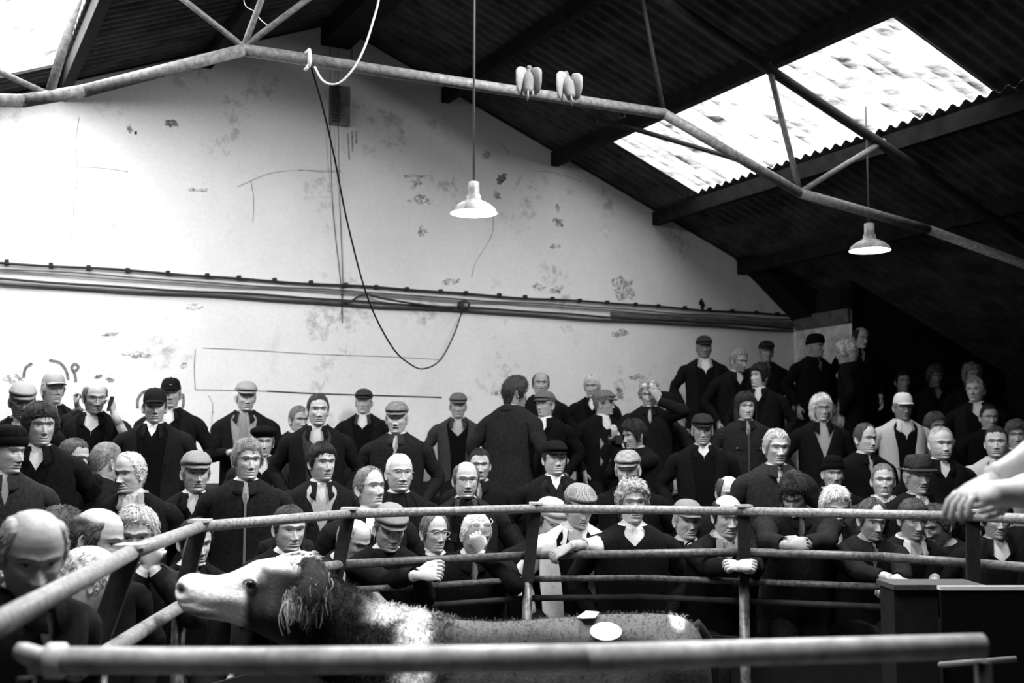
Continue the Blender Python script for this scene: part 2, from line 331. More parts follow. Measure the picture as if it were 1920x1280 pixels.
# whitewashed end of the right wall
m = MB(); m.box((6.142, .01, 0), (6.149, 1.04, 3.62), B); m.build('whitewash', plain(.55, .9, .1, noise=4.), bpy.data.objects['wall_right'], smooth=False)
# round socket and the looping lead
so = empty('wall_socket', onwall(866, 574)); tag(so, 'round dark cable reel on the cable run', 'socket')
m = MB(); c0 = onwall(866, 574, .0)
m.tube([c0, c0+NV*.05, c0+NV*.1, c0+NV*.11], [.06, .062, .055, .03], 20); m.build('socket_body', plain(.03, .6, .3), so)
m = MB(); m.tube([c0+NV*.105, c0+NV*.125], [.022, .018], 12); m.build('socket_core', plain(.3, .6, .3), so)
m = MB(); P = [onwall(x, y, .07) for x, y in ((850, 577), (790, 571), (720, 560), (690, 552), (672, 556), (655, 566), (640, 565))]; m.tube(spline(P, 24), .011, 8)
tag(m.build('armoured_cable', plain(.03, .7, .3)), 'thick dark cable running left from the round reel', 'cable')
INS = (580, 112)
tp = lambda x, y: hit(x, y, AF+NV*4.093, NV)
P0 = tp(583, 125)
pts = [(583, 125), (606, 205), (628, 300), (652, 420), (690, 560), (735, 650), (770, 683), (795, 691), (825, 675), (850, 630), (866, 585)]
P = []
for i, (x, y) in enumerate(pts):
    f = i/(len(pts)-1); d = tp(583, 125)[1]*(1-f)+onwall(866, 585, .12)[1]*f; P.append(at(x, y, d))
m = MB(); m.tube(spline(P, 50), .0075, 6); tag(m.build('looping_lead', plain(.015, .7, .2)), 'thin black lead looping from the roof tube down to the wall reel', 'cable')

# ------------------------------------------------------------------ roof truss
tr = empty('roof_truss', B(-.2, 4.093, 4.6)); tag(tr, 'grey tubular roof truss spanning the hall above the crowd', 'roof truss')
R0 = 4.093
def T(s, z): return B(s, R0, z)
ch = [T(-6.1, 3.85), T(-4.7, 3.9), T(-3.35, 4.06), T(-3.0, 4.17), T(-1.98, 4.60), T(1.42, 4.605), T(2.8, 4.093), T(4.27, 3.906), T(8.6, 3.1)]
o = rail(ch, .042, 'bottom_chord', STEEL, tr, 16)
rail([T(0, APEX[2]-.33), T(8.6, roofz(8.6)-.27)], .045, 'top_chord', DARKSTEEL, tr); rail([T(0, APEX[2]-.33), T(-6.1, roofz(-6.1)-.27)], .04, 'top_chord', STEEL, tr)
def brace(a, b_, rad=.024, mat=STEEL): m = MB(); m.tube([a, (a+b_)/2, b_], rad, 10); return m.build('brace', mat, tr)
N1 = T(-1.98, 4.62); N2 = T(-3.2, 4.12); N3 = T(2.8, 4.1); N4 = T(1.42, 4.62)
def ext(a, x, y):       # brace from node a through the picture point, up to the top chord
    q = tp(x, y); d = unit(q-a); k = 0
    while True:
        k += .02; p = a+d*k; s = float((p-AF) @ TV)
        if p[2] > roofz(s)-.3 or k > 3: return p
for x, y in ((345, 0), (490, 0), (575, 0)): brace(N1, ext(N1, x, y), .02 if x < 400 else .022)
brace(N2, ext(N2, 145, 0), .03); brace(N2, ext(N2, 0, 135), .02)
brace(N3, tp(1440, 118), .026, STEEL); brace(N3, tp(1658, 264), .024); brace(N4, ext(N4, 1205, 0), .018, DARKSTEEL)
# second truss by the gable
tr2 = empty('roof_truss', B(-.2, 1.6, 4.6)); tag(tr2, 'dark tubular roof truss nearest the gable, crossing the rooflight', 'roof truss')
g2 = lambda x, y: hit(x, y, AF+NV*2.2, NV)
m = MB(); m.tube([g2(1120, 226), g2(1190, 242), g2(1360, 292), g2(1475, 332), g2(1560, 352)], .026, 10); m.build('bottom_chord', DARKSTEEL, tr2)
m = MB(); a = g2(1165, 190); m.tube([a, a-ZV*.16], .035, 10); m.build('hanger', DARKSTEEL, tr2)
# insulator with white flex
ino = empty('cable_insulator', tp(*INS)); tag(ino, 'pale porcelain cable insulator clamped to the roof tube', 'insulator')
m = MB(); d = P0[1]-.06; m.tube([at(573, 100, d), at(581, 92, d)], .012, 8); m.tube([at(580, 92, d), at(581, 112, d), at(579, 126, d)], [.012, .016, .012], 8); m.tube([at(579, 122, d), at(572, 132, d)], .013, 8); m.build('insulator_body', plain(.7, .4, .5), ino)
P = [at(590, 125, d-.02), at(603, 148, d-.04), at(620, 158, d-.05), at(640, 153, d-.06), at(665, 125, d-.08), at(685, 85, d-.1), at(700, 38, d-.1), at(710, 0, d-.1), at(722, -70, d-.1)]
m = MB(); m.tube(spline(P, 36), .0075, 8); tag(m.build('white_flex', WHITE), 'white flex hanging in a loop from the roof by the insulator', 'cable')
P = [at(x, y, d) for x, y in ((455, -20), (460, 10), (478, 22), (490, 38), (512, 55))]; m = MB(); m.tube(spline(P, 16), .003, 6); tag(m.build('loose_wire', WHITE), 'thin loose wire dangling by the left truss braces', 'wire')

# pendant lamps
def lamp(x, ytop, ybot, d, dia, roddepth_y, lab):
    c = at(x, ybot-8, d); e = empty('pendant_lamp', c); tag(e, lab, 'lamp', 'pendant lamps under the roof')
    R = dia/2; k = dia/.36
    prof = [(.06, .19), (.055, .165), (.05, .12), (.055, .105), (.085, .09), (.13, .065), (.165, .035), (.18, .0)]
    th = np.arange(36)/36*2*np.pi
    G = np.array([[c+A3(r*k*math.cos(a), r*k*math.sin(a), z*k) for a in th] for r, z in [(.001, .245), (.03, .245), (.042, .24), (.044, .15), (.055, .138)]+prof[3:]])
    m = MB(); m.grid(G, cv=True); m.build('lamp_shade', ENAMEL, e)
    G = np.array([[c+A3(r*k*math.cos(a), r*k*math.sin(a), z*k) for a in th] for r, z in [(.001, .07), (.08, .068), (.125, .052), (.16, .022), (.176, .001)]])
    m = MB(); m.grid(G, cv=True); m.build('reflector', LAMPIN, e)
    m = MB(); ball(m, c+A3(0, 0, .03*k), .032*k); m.build('bulb', plain(.9, .5, .2, emit=6.), e)
    m = MB(); s = float((c-AF) @ TV); top = roofz(s)-.05
    m.tube([c+A3(0, 0, .24*k), A3(c[0], c[1], top)], .008, 8); m.build('stem', plain(.09, .6, .3), e)
    l = bpy.data.lights.new('lamp_light', 'POINT'); l.energy = 14; l.shadow_soft_size = .03; lo = bpy.data.objects.new('lamp_light', l); COL.objects.link(lo); lo.location = tuple(c-A3(0, 0, .03)-c); lo.parent = e
lamp(888, 345, 408, 7.85, .315, 0, 'white enamel pendant lamp on a long stem before the gable wall')
lamp(1631, 425, 478, 10.4, .36, 260, 'grubby enamel pendant lamp hanging below the right rooflights')

# birds flying under the roof
def bird(x, y, d, roll, lab):
    c = at(x, y, d); e = empty('bird', c); tag(e, lab, 'bird', 'birds under the roof')
    g = np.random.default_rng(int(x)); vc = vcol('plumage', .8, .2, .6, 120., .5) if 'PL' not in MC else MC['PL']; MC['PL'] = vc
    ax = unit(A3(math.sin(roll)*.5, .5, math.cos(roll))); L_ = .15
    P = [c+ax*k for k in np.linspace(-.11, .11, 9)]; m = MB(); m.tube(spline(P, 14), np.interp(np.linspace(-1, 1, 14), [-1, -.6, 0, .5, .75, .9, 1], [.03, .04, .055, .04, .028, .026, .004]), 12, c=.14)
    m.tube([c-ax*.1, c-ax*.13+A3(0, 0, -.01), c-ax*.17], [.03, .035, .028], 10, c=.2, flat=.25)
    m.build('body', vc, e)
    for sg in (-1, 1):
        m = MB(); P = spline([c+A3(sg*.02, 0, .06), c+A3(sg*.055, -.03, .06+.015*math.sin(x+sg)), c+A3(sg*(.075+.015*math.sin(x)), -.045, .01), c+A3(sg*.06, -.03, -.06), c+A3(sg*.045, 0, -.1)], 14)
        m.tube(P, np.interp(np.linspace(0, 1, 14), [0, .3, .6, .85, 1], [.035, .046, .042, .028, .006]), 10, c=.22, flat=.3, up=A3(0, 1, 0)); m.build('wing', vc, e)
    m = MB(); ball(m, c+ax*.125, .022, c=.14); m.build('head', vc, e)
bird(991, 152, 8.3, .1, 'left of two pale birds fluttering above the roof tube'); bird(1066, 162, 8.3, -.3, 'right of two pale birds fluttering above the roof tube')

# tube light on the right wall
m = MB(); P = [hit(x, y, B(AIS-.12, 0, 0), TV) for x, y in ((1740, 545), (1760, 540), (1870, 520))]
tl = empty('tube_light', P[0]); tag(tl, 'unlit fluorescent tube fitting on the dark right wall', 'light fitting')
m.tube([P[0], P[1]], .05, 8); m.build('bracket', plain(.12, .7, .2), tl); m = MB(); m.tube([P[1], P[2]], .02, 8); m.build('tube', plain(.25, .4, .4), tl)

# ------------------------------------------------------------------ the ring
PX = [(-60, 1199), (245, 1036), (375, 987), (655, 963), (1005, 953), (1395, 958), (1825, 968), (2010, 976)]
ZT = 1.555
TP = [atz(x, y, ZT) for x, y in PX]
TD = [p[1] for p in TP]
def raild(x): return float(np.interp(x, [p[0] for p in PX], TD))
fe = empty('ring_fence', A3(TP[4][0], TP[4][1], 0)); tag(fe, 'tubular steel cattle ring fence curving round the ring', 'fence')
rail(TP, .0245, 'top_rail', RAILM, fe)
SRp = [(640, 1058), (992, 1041), (1395, 1035), (1660, 1044), (1825, 1056), (2010, 1070)]
SR = [at(x, y, raild(x)+.12) for x, y in SRp]
rail(SR, .0245, 'middle_rail', plain(.1, .45, .4, noise=40., var=.5), fe)
SL = [at(x, y, raild(x)+.1) for x, y in ((205, 1226), (262, 1184), (332, 1140))]
SL = [atz(x, y, 1.27) for x, y in ((140, 1262), (262, 1184), (332, 1140), (480, 1082), (640, 1058))]; SL[-1] = SR[0]
rail(SL, .026, 'middle_rail', RAILM, fe)
LRp = [(480, 1130), (650, 1106), (820, 1097), (992, 1085), (1202, 1083), (1395, 1090), (1660, 1100)]
rail([at(x, y, raild(x)+.14) for x, y in LRp], .018, 'lower_rail', plain(.09, .5, .4, noise=40., var=.6), fe)
rail([at(x, y, raild(x)+.14) for x, y in [(650, 1142), (820, 1134), (992, 1121), (1202, 1119), (1395, 1127), (1660, 1138)]], .018, 'lower_rail', DARKSTEEL, fe)
m = MB(); m.tube([at(996, 1043, raild(992)+.12), at(984, 1085, raild(992)+.14)], .014, 10); m.build('strut', RAILM, fe)
def post(x, y, bx, by, lean=0):
    d = raild(x); a = at(x, y-6, d+.02); b_ = at(bx, by, d+.03); tv = unit(a-b_); w = unit(np.cross(tv, A3(0, 1, 0)))
    m = MB(); hw = .034
    lo = b_-tv*.12
    m.add([p+w*s*hw+A3(0, k, 0) for p in (a, lo) for s in (-1, 1) for k in (.0, .02)], [(0, 1, 3, 2), (4, 6, 7, 5), (0, 4, 5, 1), (2, 3, 7, 6), (0, 2, 6, 4), (1, 5, 7, 3)])
    po = m.build('post', plain(.022, .7, .25, noise=30.), fe, smooth=False)
    m = MB(); c = a+ZV*.012; X = lambda p, q, r: c+A3(p, q, r)
    m.box((-.04, -.05, -.006), (.04, .06, .006), X); m.build('cap_plate', plain(.5, .5, .4, noise=40., var=.4), po, smooth=False)
    g = A3(lo[0], lo[1]+.03, lo[2]); m = MB(); m.tube([g, A3(g[0], g[1], .5), A3(g[0], g[1], .0)], .03, 14); m.build('post', GALV, fe)
post(245, 1036, 205, 1140); post(375, 987, 345, 1095); post(655, 963, 634, 1062); post(1005, 953, 993, 1052); post(1395, 958, 1396, 1040); post(1825, 968, 1826, 1060)
bo = MB(); Q = [at(x, 1100, raild(x)+.22) for x in (-60, 245, 375, 655, 1005, 1395, 1825, 2010)]
for p, q in zip(Q[:-1], Q[1:]):
    n_ = unit(np.cross(q-p, ZV)); bo.add([A3(a[0], a[1], z)+n_*k for a in (p, q) for z in (0, .84) for k in (0, .02)], [(0, 1, 3, 2), (4, 6, 7, 5), (0, 4, 5, 1), (2, 3, 7, 6), (0, 2, 6, 4), (1, 5, 7, 3)])
bo.build('boarding', plain(.008, .8, .2, noise=6.), fe, smooth=False)
# near barrier, out of focus
nb = empty('near_barrier', A3(0, 2.3, 0)); tag(nb, 'blurred steel barrier rail nearest the camera in front of the bullock', 'barrier')
zn = 1.485
NP = [atz(44, 1242, zn), atz(60, 1238, zn), atz(500, 1239, zn), atz(1100, 1232, zn), atz(1842, 1211, zn)]
m = MB(); m.tube([at(30, 1216, NP[0][1]), at(44, 1222, NP[0][1]), NP[1]+A3(.02, 0, 0)], [.012, .018, .022], 12); m.tube([NP[1], NP[2]], .0245, 16); m.tube([NP[2], NP[3]], .0245, 16); m.tube([NP[3], NP[4]], .0245, 16); m.build('rail', plain(.4, .5, .4, noise=20., var=.3), nb)
m = MB(); c = atz(105, 1238, zn); m.tube([c-A3(.014, 0, 0), c+A3(.014, 0, 0)], .032, 16); m.build('collar', plain(.6, .5, .4), nb)
for x in (50, 1842):
    c = atz(x, 1238 if x < 100 else 1211, zn); m = MB(); m.tube([c-A3(0, 0, .03), A3(c[0], c[1], 0)], .016, 12); m.build('post', BLACK, nb)
# gate end and rails at lower right
ge = empty('gate_post', A3(*at(1715, 1100, 5.3)[:2], 0)); tag(ge, 'square dark gate post with a flat top at right of the ring', 'gate post')
a = at(1676, 1100, 5.3); b_ = at(1758, 1100, 5.3)
m = MB(); m.box((a[0], 5.3, 0), (b_[0], 5.5, a[2]-.01)); m.build('post', plain(.007, .8, .2, noise=20.), ge, smooth=False)
m = MB(); m.box((a[0]-.01, 5.27, a[2]-.01), (at(1842, 1100, 5.3)[0], 5.52, a[2]+.012)); m.build('top_plate', plain(.05, .6, .3, noise=40.), ge, smooth=False)
ga = empty('ring_gate', A3(*at(1850, 1100, 5.0)[:2], 0)); tag(ga, 'dark gate with a bright top edge at far right', 'gate')
m = MB(); m.box((at(1760, 1103, 5.)[0], 4.98, at(1760, 1105, 5.)[2]), (at(1990, 1103, 5.)[0], 5.02, at(1760, 1098, 5.)[2])); m.build('top_bar', plain(.7, .4, .5), ga, smooth=False)
m = MB(); m.box((at(1762, 1103, 5.)[0], 4.99, 0.02), (at(1990, 1103, 5.)[0], 5.01, at(1760, 1105, 5.)[2])); m.build('gate_panel', plain(.004, .9, .05), ga, smooth=False)
m = MB(); m.tube([at(1764, 1246, 4.6), at(1905, 1235, 4.6)], .012, 8); m.tube([at(1764, 1246, 4.6), at(1764, 1246, 4.98)], .012, 8); m.build('gate_rail', plain(.12, .5, .3), ga)
#PEOPLE#
# ------------------------------------------------------------------ people
zt = lambda z, *kv: np.interp(z, [k for k, v in kv][::-1], [v for k, v in kv][::-1])
def g1(x, s): return np.exp(-.5*(x/s)**2)
def sig(x, w): return 1/(1+np.exp(-np.clip(x/w, -30, 30)))
NT = 112
_tau = np.arange(NT)/NT*2*np.pi; HT = _tau-.5*np.sin(_tau)
HZ = np.concatenate([.118*np.cos(np.linspace(.02, 1.05, 13)), np.linspace(.055, .034, 6), np.linspace(.0315, -.016, 38), np.linspace(-.0185, -.06, 17), np.linspace(-.062, -.09, 20), np.linspace(-.0925, -.124, 13), [-.13, -.138, -.15, -.17, -.19, -.215, -.24]])
def outline(z, wide=1., jaw=0.):
    a = zt(z, (.118, .003), (.1165, .018), (.112, .032), (.1, .05), (.08, .0655), (.05, .0755), (.02, .078), (0, .0765), (-.03, .0735), (-.06, .069), (-.085, .0625), (-.1, .0565), (-.115, .053), (-.13, .054), (-.2, .058), (-.24, .07))*wide
    yf = zt(z, (.118, .004), (.1165, .02), (.112, .04), (.1, .062), (.08, .0805), (.06, .089), (.035, .0925), (.02, .0935), (0, .088), (-.03, .09), (-.055, .0905), (-.075, .0905), (-.092, .0885), (-.105, .0905), (-.113, .084), (-.119, .068), (-.125, .05), (-.132, .04), (-.15, .034), (-.2, .036), (-.24, .05))
    yb = zt(z, (.118, .006), (.1165, .022), (.112, .04), (.1, .066), (.08, .086), (.05, .1), (.02, .104), (0, .102), (-.03, .094), (-.06, .082), (-.09, .072), (-.13, .066), (-.2, .07), (-.24, .08))
    egg = zt(z, (.118, .1), (.03, .08), (0, .06), (-.04, .14), (-.08, .28), (-.1, .38), (-.118, .44), (-.128, .1), (-.24, 0))-jaw*zt(z, (0, 0), (-.06, .08), (-.12, .12), (-.13, 0))
    return a, yf, yb, egg
def headgrid(wide=1., jaw=0.):
    Z = HZ[:, None]; t = HT[None, :]; a, yf, yb, egg = [q[:, None] for q in outline(HZ, wide, jaw)]
    ct, st = np.cos(t), np.sin(t)
    x = a*np.sign(st)*np.abs(st)**.92*(1-egg*np.maximum(ct, 0)**1.3)
    y = np.where(ct > 0, yf, yb)*np.sign(ct)*np.abs(ct)**.88
    return np.stack([x, y, Z+0*t], -1)
def normals(G):
    du = np.roll(G, -1, 1)-np.roll(G, 1, 1); dv = np.gradient(G, axis=0); n = np.cross(du, dv)
    return n/(np.linalg.norm(n, axis=-1, keepdims=True)+1e-9)
def face(p, seed):
    g = np.random.default_rng(seed); j = lambda s: g.normal(0, s)
    G = headgrid(1+j(.035)+p.get('fat', 0)*.08, p.get('fat', 0)*.8+j(.2)); x, y, z = G[..., 0], G[..., 1], G[..., 2]; fr = np.clip(np.cos(HT), 0, 1)[None, :]**.5+0*x
    ax = np.abs(x); age = p.get('age', .6); op = p.get('open', 0.)
    ez, ex = .001, .0325+j(.0008); nl = 1+j(.12); nw = 1+j(.12)+.1*p.get('fat', 0)
    d = -.0155*g1(ax-ex, .0135)*g1(z-ez-.002, .0095)
    d += .0105*g1(ax-ex, .0095)*g1(z-ez+.001, .0065)
    d += (.0065+age*.002)*g1(ax-.03, .019)*g1(z-.0225, .0062)
    d += .003*g1(x, .02)*g1(z-.02, .008)-.004*g1(x, .008)*g1(z-.006, .006)
    ridge = np.interp(z, [-.062, -.054, -.047, -.042, -.03, -.012, .003, .014], [0, .004, .021*nl, .0265*nl, .021*nl, .012, .005, 0])
    nwid = np.interp(z, [-.055, -.045, -.03, 0, .01], [.0095*nw, .0092*nw, .0075, .0058, .008])
    d += ridge*g1(x, nwid)
    d += .0095*g1(ax-.0138*nw, .0048)*g1(z+.0475, .0052)-.004*g1(ax-.0075, .0035)*g1(z+.0555, .003)
    d += .007*g1(ax-.046, .014)*g1(z+.028, .013)+p.get('fat', 0)*.007*g1(ax-.045, .02)*g1(z+.065, .022)
    d -= (1-p.get('fat', 0))*.009*age*g1(ax-.047, .012)*g1(z+.064, .018)
    fold = .0185+(-.046-z)*.52; d -= (.003+.003*age)*g1(ax-fold, .0034)*sig(z+.084, .004)*sig(-.044-z, .004)
    d -= .003*age*g1(ax-ex, .011)*g1(z+.0135-.15*(ax-ex)**2*40, .0022)
    mz = -.0755+j(.001); mc = mz+p.get('smile', 0)*.25*np.maximum(ax-.008, 0)-(.1*age)*np.maximum(ax-.014, 0); mw = .0245+j(.001)+p.get('smile', 0)*.004
    inm = sig(mw-ax, .002)
    d += .0042*g1(x, .02)*g1(z-mz-.0065, .0042)+.0065*g1(x, .018)*g1(z-mz+.0075+op*.008, .0045)
    d -= (.0048+op*.012)*g1(z-mc+op*.004, .0022+op*.005)*inm
    d -= .005*g1(x, .018)*g1(z-mz+.0165, .0045); d += .0045*g1(x, .016)*g1(z+.106, .009)
    d -= .0012*age*np.sin(z*900)*g1(z-.062, .018)*g1(x, .04)
    if p.get('beard'): d += .007*sig(-.055-z, .006)*sig(z+.15, .01)
    y2 = y+d*fr; x2 = x*(1+.0*d)
    # skin tone map: features of another colour, with nostrils and mouth slit darkened
    tone = p.get('skin', .5)*.84; c = np.full(x.shape, tone)
    n = SN(seed, 45); c = c*(1+.08*n(np.stack([x, y, z], -1)))
    f = fr*(y > .02)
    def mixc(m, v): nonlocal c; c = c*(1-m*f)+v*m*f
    bt = p.get('brow', .045); bz = .0245+.1*(ax-.02)-8*np.maximum(ax-.036, 0)**1.6
    mixc(.92*sig(.0038-np.abs(z-bz), .0008)*sig(ax-.013, .0015)*sig(.053-ax, .002), bt)
    eo = p.get('eye', .0048); e = ((ax-ex)/.0145)**2+((z-ez)/eo)**2; mixc(sig(1-e, .1), .4)
    gx = p.get('gaze', 0.); sx = np.sign(x)
    mixc(sig(1-e, .1)*sig(.0068-np.hypot(x-sx*ex-gx, z-ez), .0008), .012)
    lid = np.abs(z-ez-eo*np.sqrt(np.clip(1-((ax-ex)/.0155)**2, 0, 1))); mixc(.95*sig(.0018-lid, .0005)*sig(.0155-np.abs(ax-ex), .001), .05)
    mixc(.5*g1(z-mc, .0075+op*.004)*sig(mw-ax, .002), tone*.55); mixc(.9*g1(z-mc+op*.004, .0016+op*.006)*sig(mw-.001-ax, .002), .03)
    mixc(.9*g1(ax-.0078, .003)*g1(z+.0545, .0022), .03)
    st = p.get('stubble', .0)
    if st: mixc(st*sig(-.05-z, .006)*sig(z+.125, .006), tone*.5)
    if p.get('beard'): mixc(.9*sig(np.maximum(-.05-z, ax*.9-.045+(-.02-z)*.3), .004)*sig(-.02-z, .01)*(1-g1(z-mc, .005)*sig(.02-ax, .003)), p['beard'])
    if p.get('tash'): mixc(.85*g1(z+.0655, .004)*sig(.027-ax, .003), p['tash'])
    return np.stack([x2, y2, z], -1), c
def ears(m, X, tone, wide=1.):
    u = np.linspace(0, 1, 7); th = np.arange(16)/16*2*np.pi
    for s in (-1, 1):
        G = []
        for k, (r, o) in enumerate([(1., -.008), (1.03, .004), (1.0, .011), (.86, .012), (.7, .006), (.4, .003), (.02, .002)]):
            ey = .019*r*np.cos(th)*(1+.15*np.sin(th)); ezz = .033*r*np.sin(th)
            out = o+.006*np.clip(-np.cos(th), 0, 1)*r
            yy = -.012+ey*.9-.2*ezz; xx = s*(.0715*wide+out+.3*np.maximum(-ey, 0)); G.append(np.stack([xx, yy, -.018+ezz], -1))
        m.grid(X(np.array(G)), cv=True, c=tone*.92)
HAIRREG = {'short': (.066, .045, -.03, -.085, .011), 'crew': (.072, .05, -.015, -.075, .007), 'full': (.06, .03, -.045, -.1, .02), 'thick': (.052, .02, -.06, -.11, .027),
           'receding': (.103, .06, -.03, -.085, .010), 'thin': (.112, .045, -.03, -.085, .007), 'fringe': (.3, .012, -.035, -.085, .011), 'fringelong': (.3, .03, -.05, -.1, .014), 'curly': (.062, .03, -.045, -.1, .026), 'sides': (.3, .03, -.04, -.088, .012)}
def hair(p, X, style, tone, seed):
    m = MB(); ft, tm, sb, nape, th = HAIRREG['thick' if style in ('long', 'bob') else style]; g = np.random.default_rng(seed+5)
    G = headgrid(1.01); Nn = normals(G); t = np.abs(((HT+np.pi) % (2*np.pi))-np.pi)[None, :]+0*G[..., 0]; z = G[..., 2]
    line = np.interp(t, [0, .45, .8, 1.05, 1.3, 1.5, 1.75, 2.0, 2.4, 3.15], [ft, ft-.002, max(tm, .01)+.018 if ft < .2 else ft, tm, sb+.02, sb, .015, -.035, nape, nape])
    if style == 'bald_top': pass
    if ft > .2: line = np.where(t < 1.6, line+.3*sig(.98-t, .07), line)
    nz = SN(seed, 60); nz2 = SN(seed+1, 130 if style == 'curly' else 25); stre = np.convolve(np.tile(g.normal(size=NT), 3), [.25, .5, .25], 'same')[NT:2*NT]
    line = line+.006*nz(G)+.004*stre[None, :]; cover = sig(z-line, .005 if style != 'thin' else .012)
    top = sig(z-.2, .01)
    if style in ('fringe', 'fringelong', 'sides'):
        crown = zt(z, (.118, 0), (.085, 0), (.06, 1), (-.1, 1)) if style != 'sides' else zt(z, (.118, .0), (.1, .2), (.075, 1), (-.1, 1)); cover = cover*np.clip(crown*(1+.5*nz(G)), 0, 1)
    thick = th*(.75+.25*nz2(G))+.2*th*stre[None, :]+.15*th*nz(G)
    if style == 'curly': thick = th*(.7+.5*nz2(G)+.3*nz(G))
    if p.get('quiff'): thick = thick+.018*sig(z-.07, .01)*sig(.9-t, .2)
    off = -.006*(1-cover)+np.maximum(thick*np.clip((z-line)/.03+.35, .25, 1.), .002)*cover
    H = G+Nn*off[..., None]; H[..., 2] += .3*off*np.clip(z*8, 0, 1)
    c = tone*(1+.25*stre[None, :]+.25*nz(G))
    keep = cover > .1
    n, k = z.shape; fs = []
    for i in range(n-8):
        for j in range(k):
            j2 = (j+1) % k
            if keep[i, j] or keep[i+1, j] or keep[i, j2] or keep[i+1, j2]: fs.append((i*k+j, i*k+j2, (i+1)*k+j2, (i+1)*k+j))
    fs.append(tuple(range(k))) if keep[0].all() else None
    m.add(X(H).reshape(-1, 3), fs, np.clip(c, .004, .9).reshape(-1))
    ii, jj = np.where(((cover > .55) & ((z < .02) | (not p.get('hat'))))[:-10]); ns = min(800, len(ii))
    if ns > 40 and style not in ('thin',):
        pick = g.choice(len(ii), ns, replace=False); pts, nrm = H[ii[pick], jj[pick]], Nn[ii[pick], jj[pick]]; kp = (nrm[:, 2] < 2); 
        cx = A3(.004, -.03, .12); sw_ = g.normal(0, .35); ln = th*1.1+.006
        for q, nn_, tv, zl in zip(pts, nrm, HT[jj[pick]], z[ii[pick], jj[pick]]):
            d_ = unit(q-cx)*A3(1, 1, 1); d_ = d_-nn_*np.dot(d_, nn_); d_ = d_+A3(sw_*.4, 0, 0)+(A3(g.choice([-1, 1])*.4+sw_, -.5, .2) if (np.cos(tv) > .3 and zl > .05) else A3(0, -.25, -.4))
            if style == 'curly': d_ = d_+g.normal(0, .9, 3)
            d_ = unit(d_+g.normal(0, .22, 3)); d_ = unit(d_-nn_*np.dot(d_, nn_)); s_ = np.cross(d_, nn_); L_ = ln*g.uniform(.6, 1.3); w_ = g.uniform(.0009, .0019); lift = .0015+.12*L_*g.uniform(0, 1.6)
            a_, b_, c_ = q-nn_*.001, q+d_*L_*.55+nn_*lift, q+d_*L_+nn_*lift*.4
            m.add(X(np.array([a_-s_*w_, a_+s_*w_, b_-s_*w_, b_+s_*w_, b_+nn_*w_, c_])), [(0, 2, 4, 1), (1, 4, 3), (2, 5, 4), (4, 5, 3), (2, 3, 5)], float(np.clip(tone*g.uniform(.45, 1.7), .004, .9)))
    if style in ('long', 'bob'):
        zz = np.linspace(.085, -.2 if style == 'long' else -.105, 18); tt = np.linspace(.88, 2*np.pi-.88, 60); stt = np.convolve(g.normal(size=64), [.25, .5, .25], 'same')[:60]
        a, yf, yb, e = outline(np.maximum(zz, -.02)); r = np.interp(zz, [-.2, -.11, -.05, .0, .085], [.03, .03, .034, .026, .014])
        if style == 'bob': r = r-np.clip(-.07-zz, 0, 1)*.5
        Q = np.stack([np.stack([(a+r)[i]*np.sin(tt)*(1+.02*stt), np.where(np.cos(tt) > 0, yf[i]*.8, yb[i]+r[i])*np.cos(tt)-.006, zz[i]+0*tt-.012*np.abs(stt)*(i > 15)], -1) for i in range(18)])
        m.grid(X(Q), c=np.broadcast_to(np.clip(tone*(1+.3*stt), .004, .9)[None, :], Q.shape[:2]))
    return m
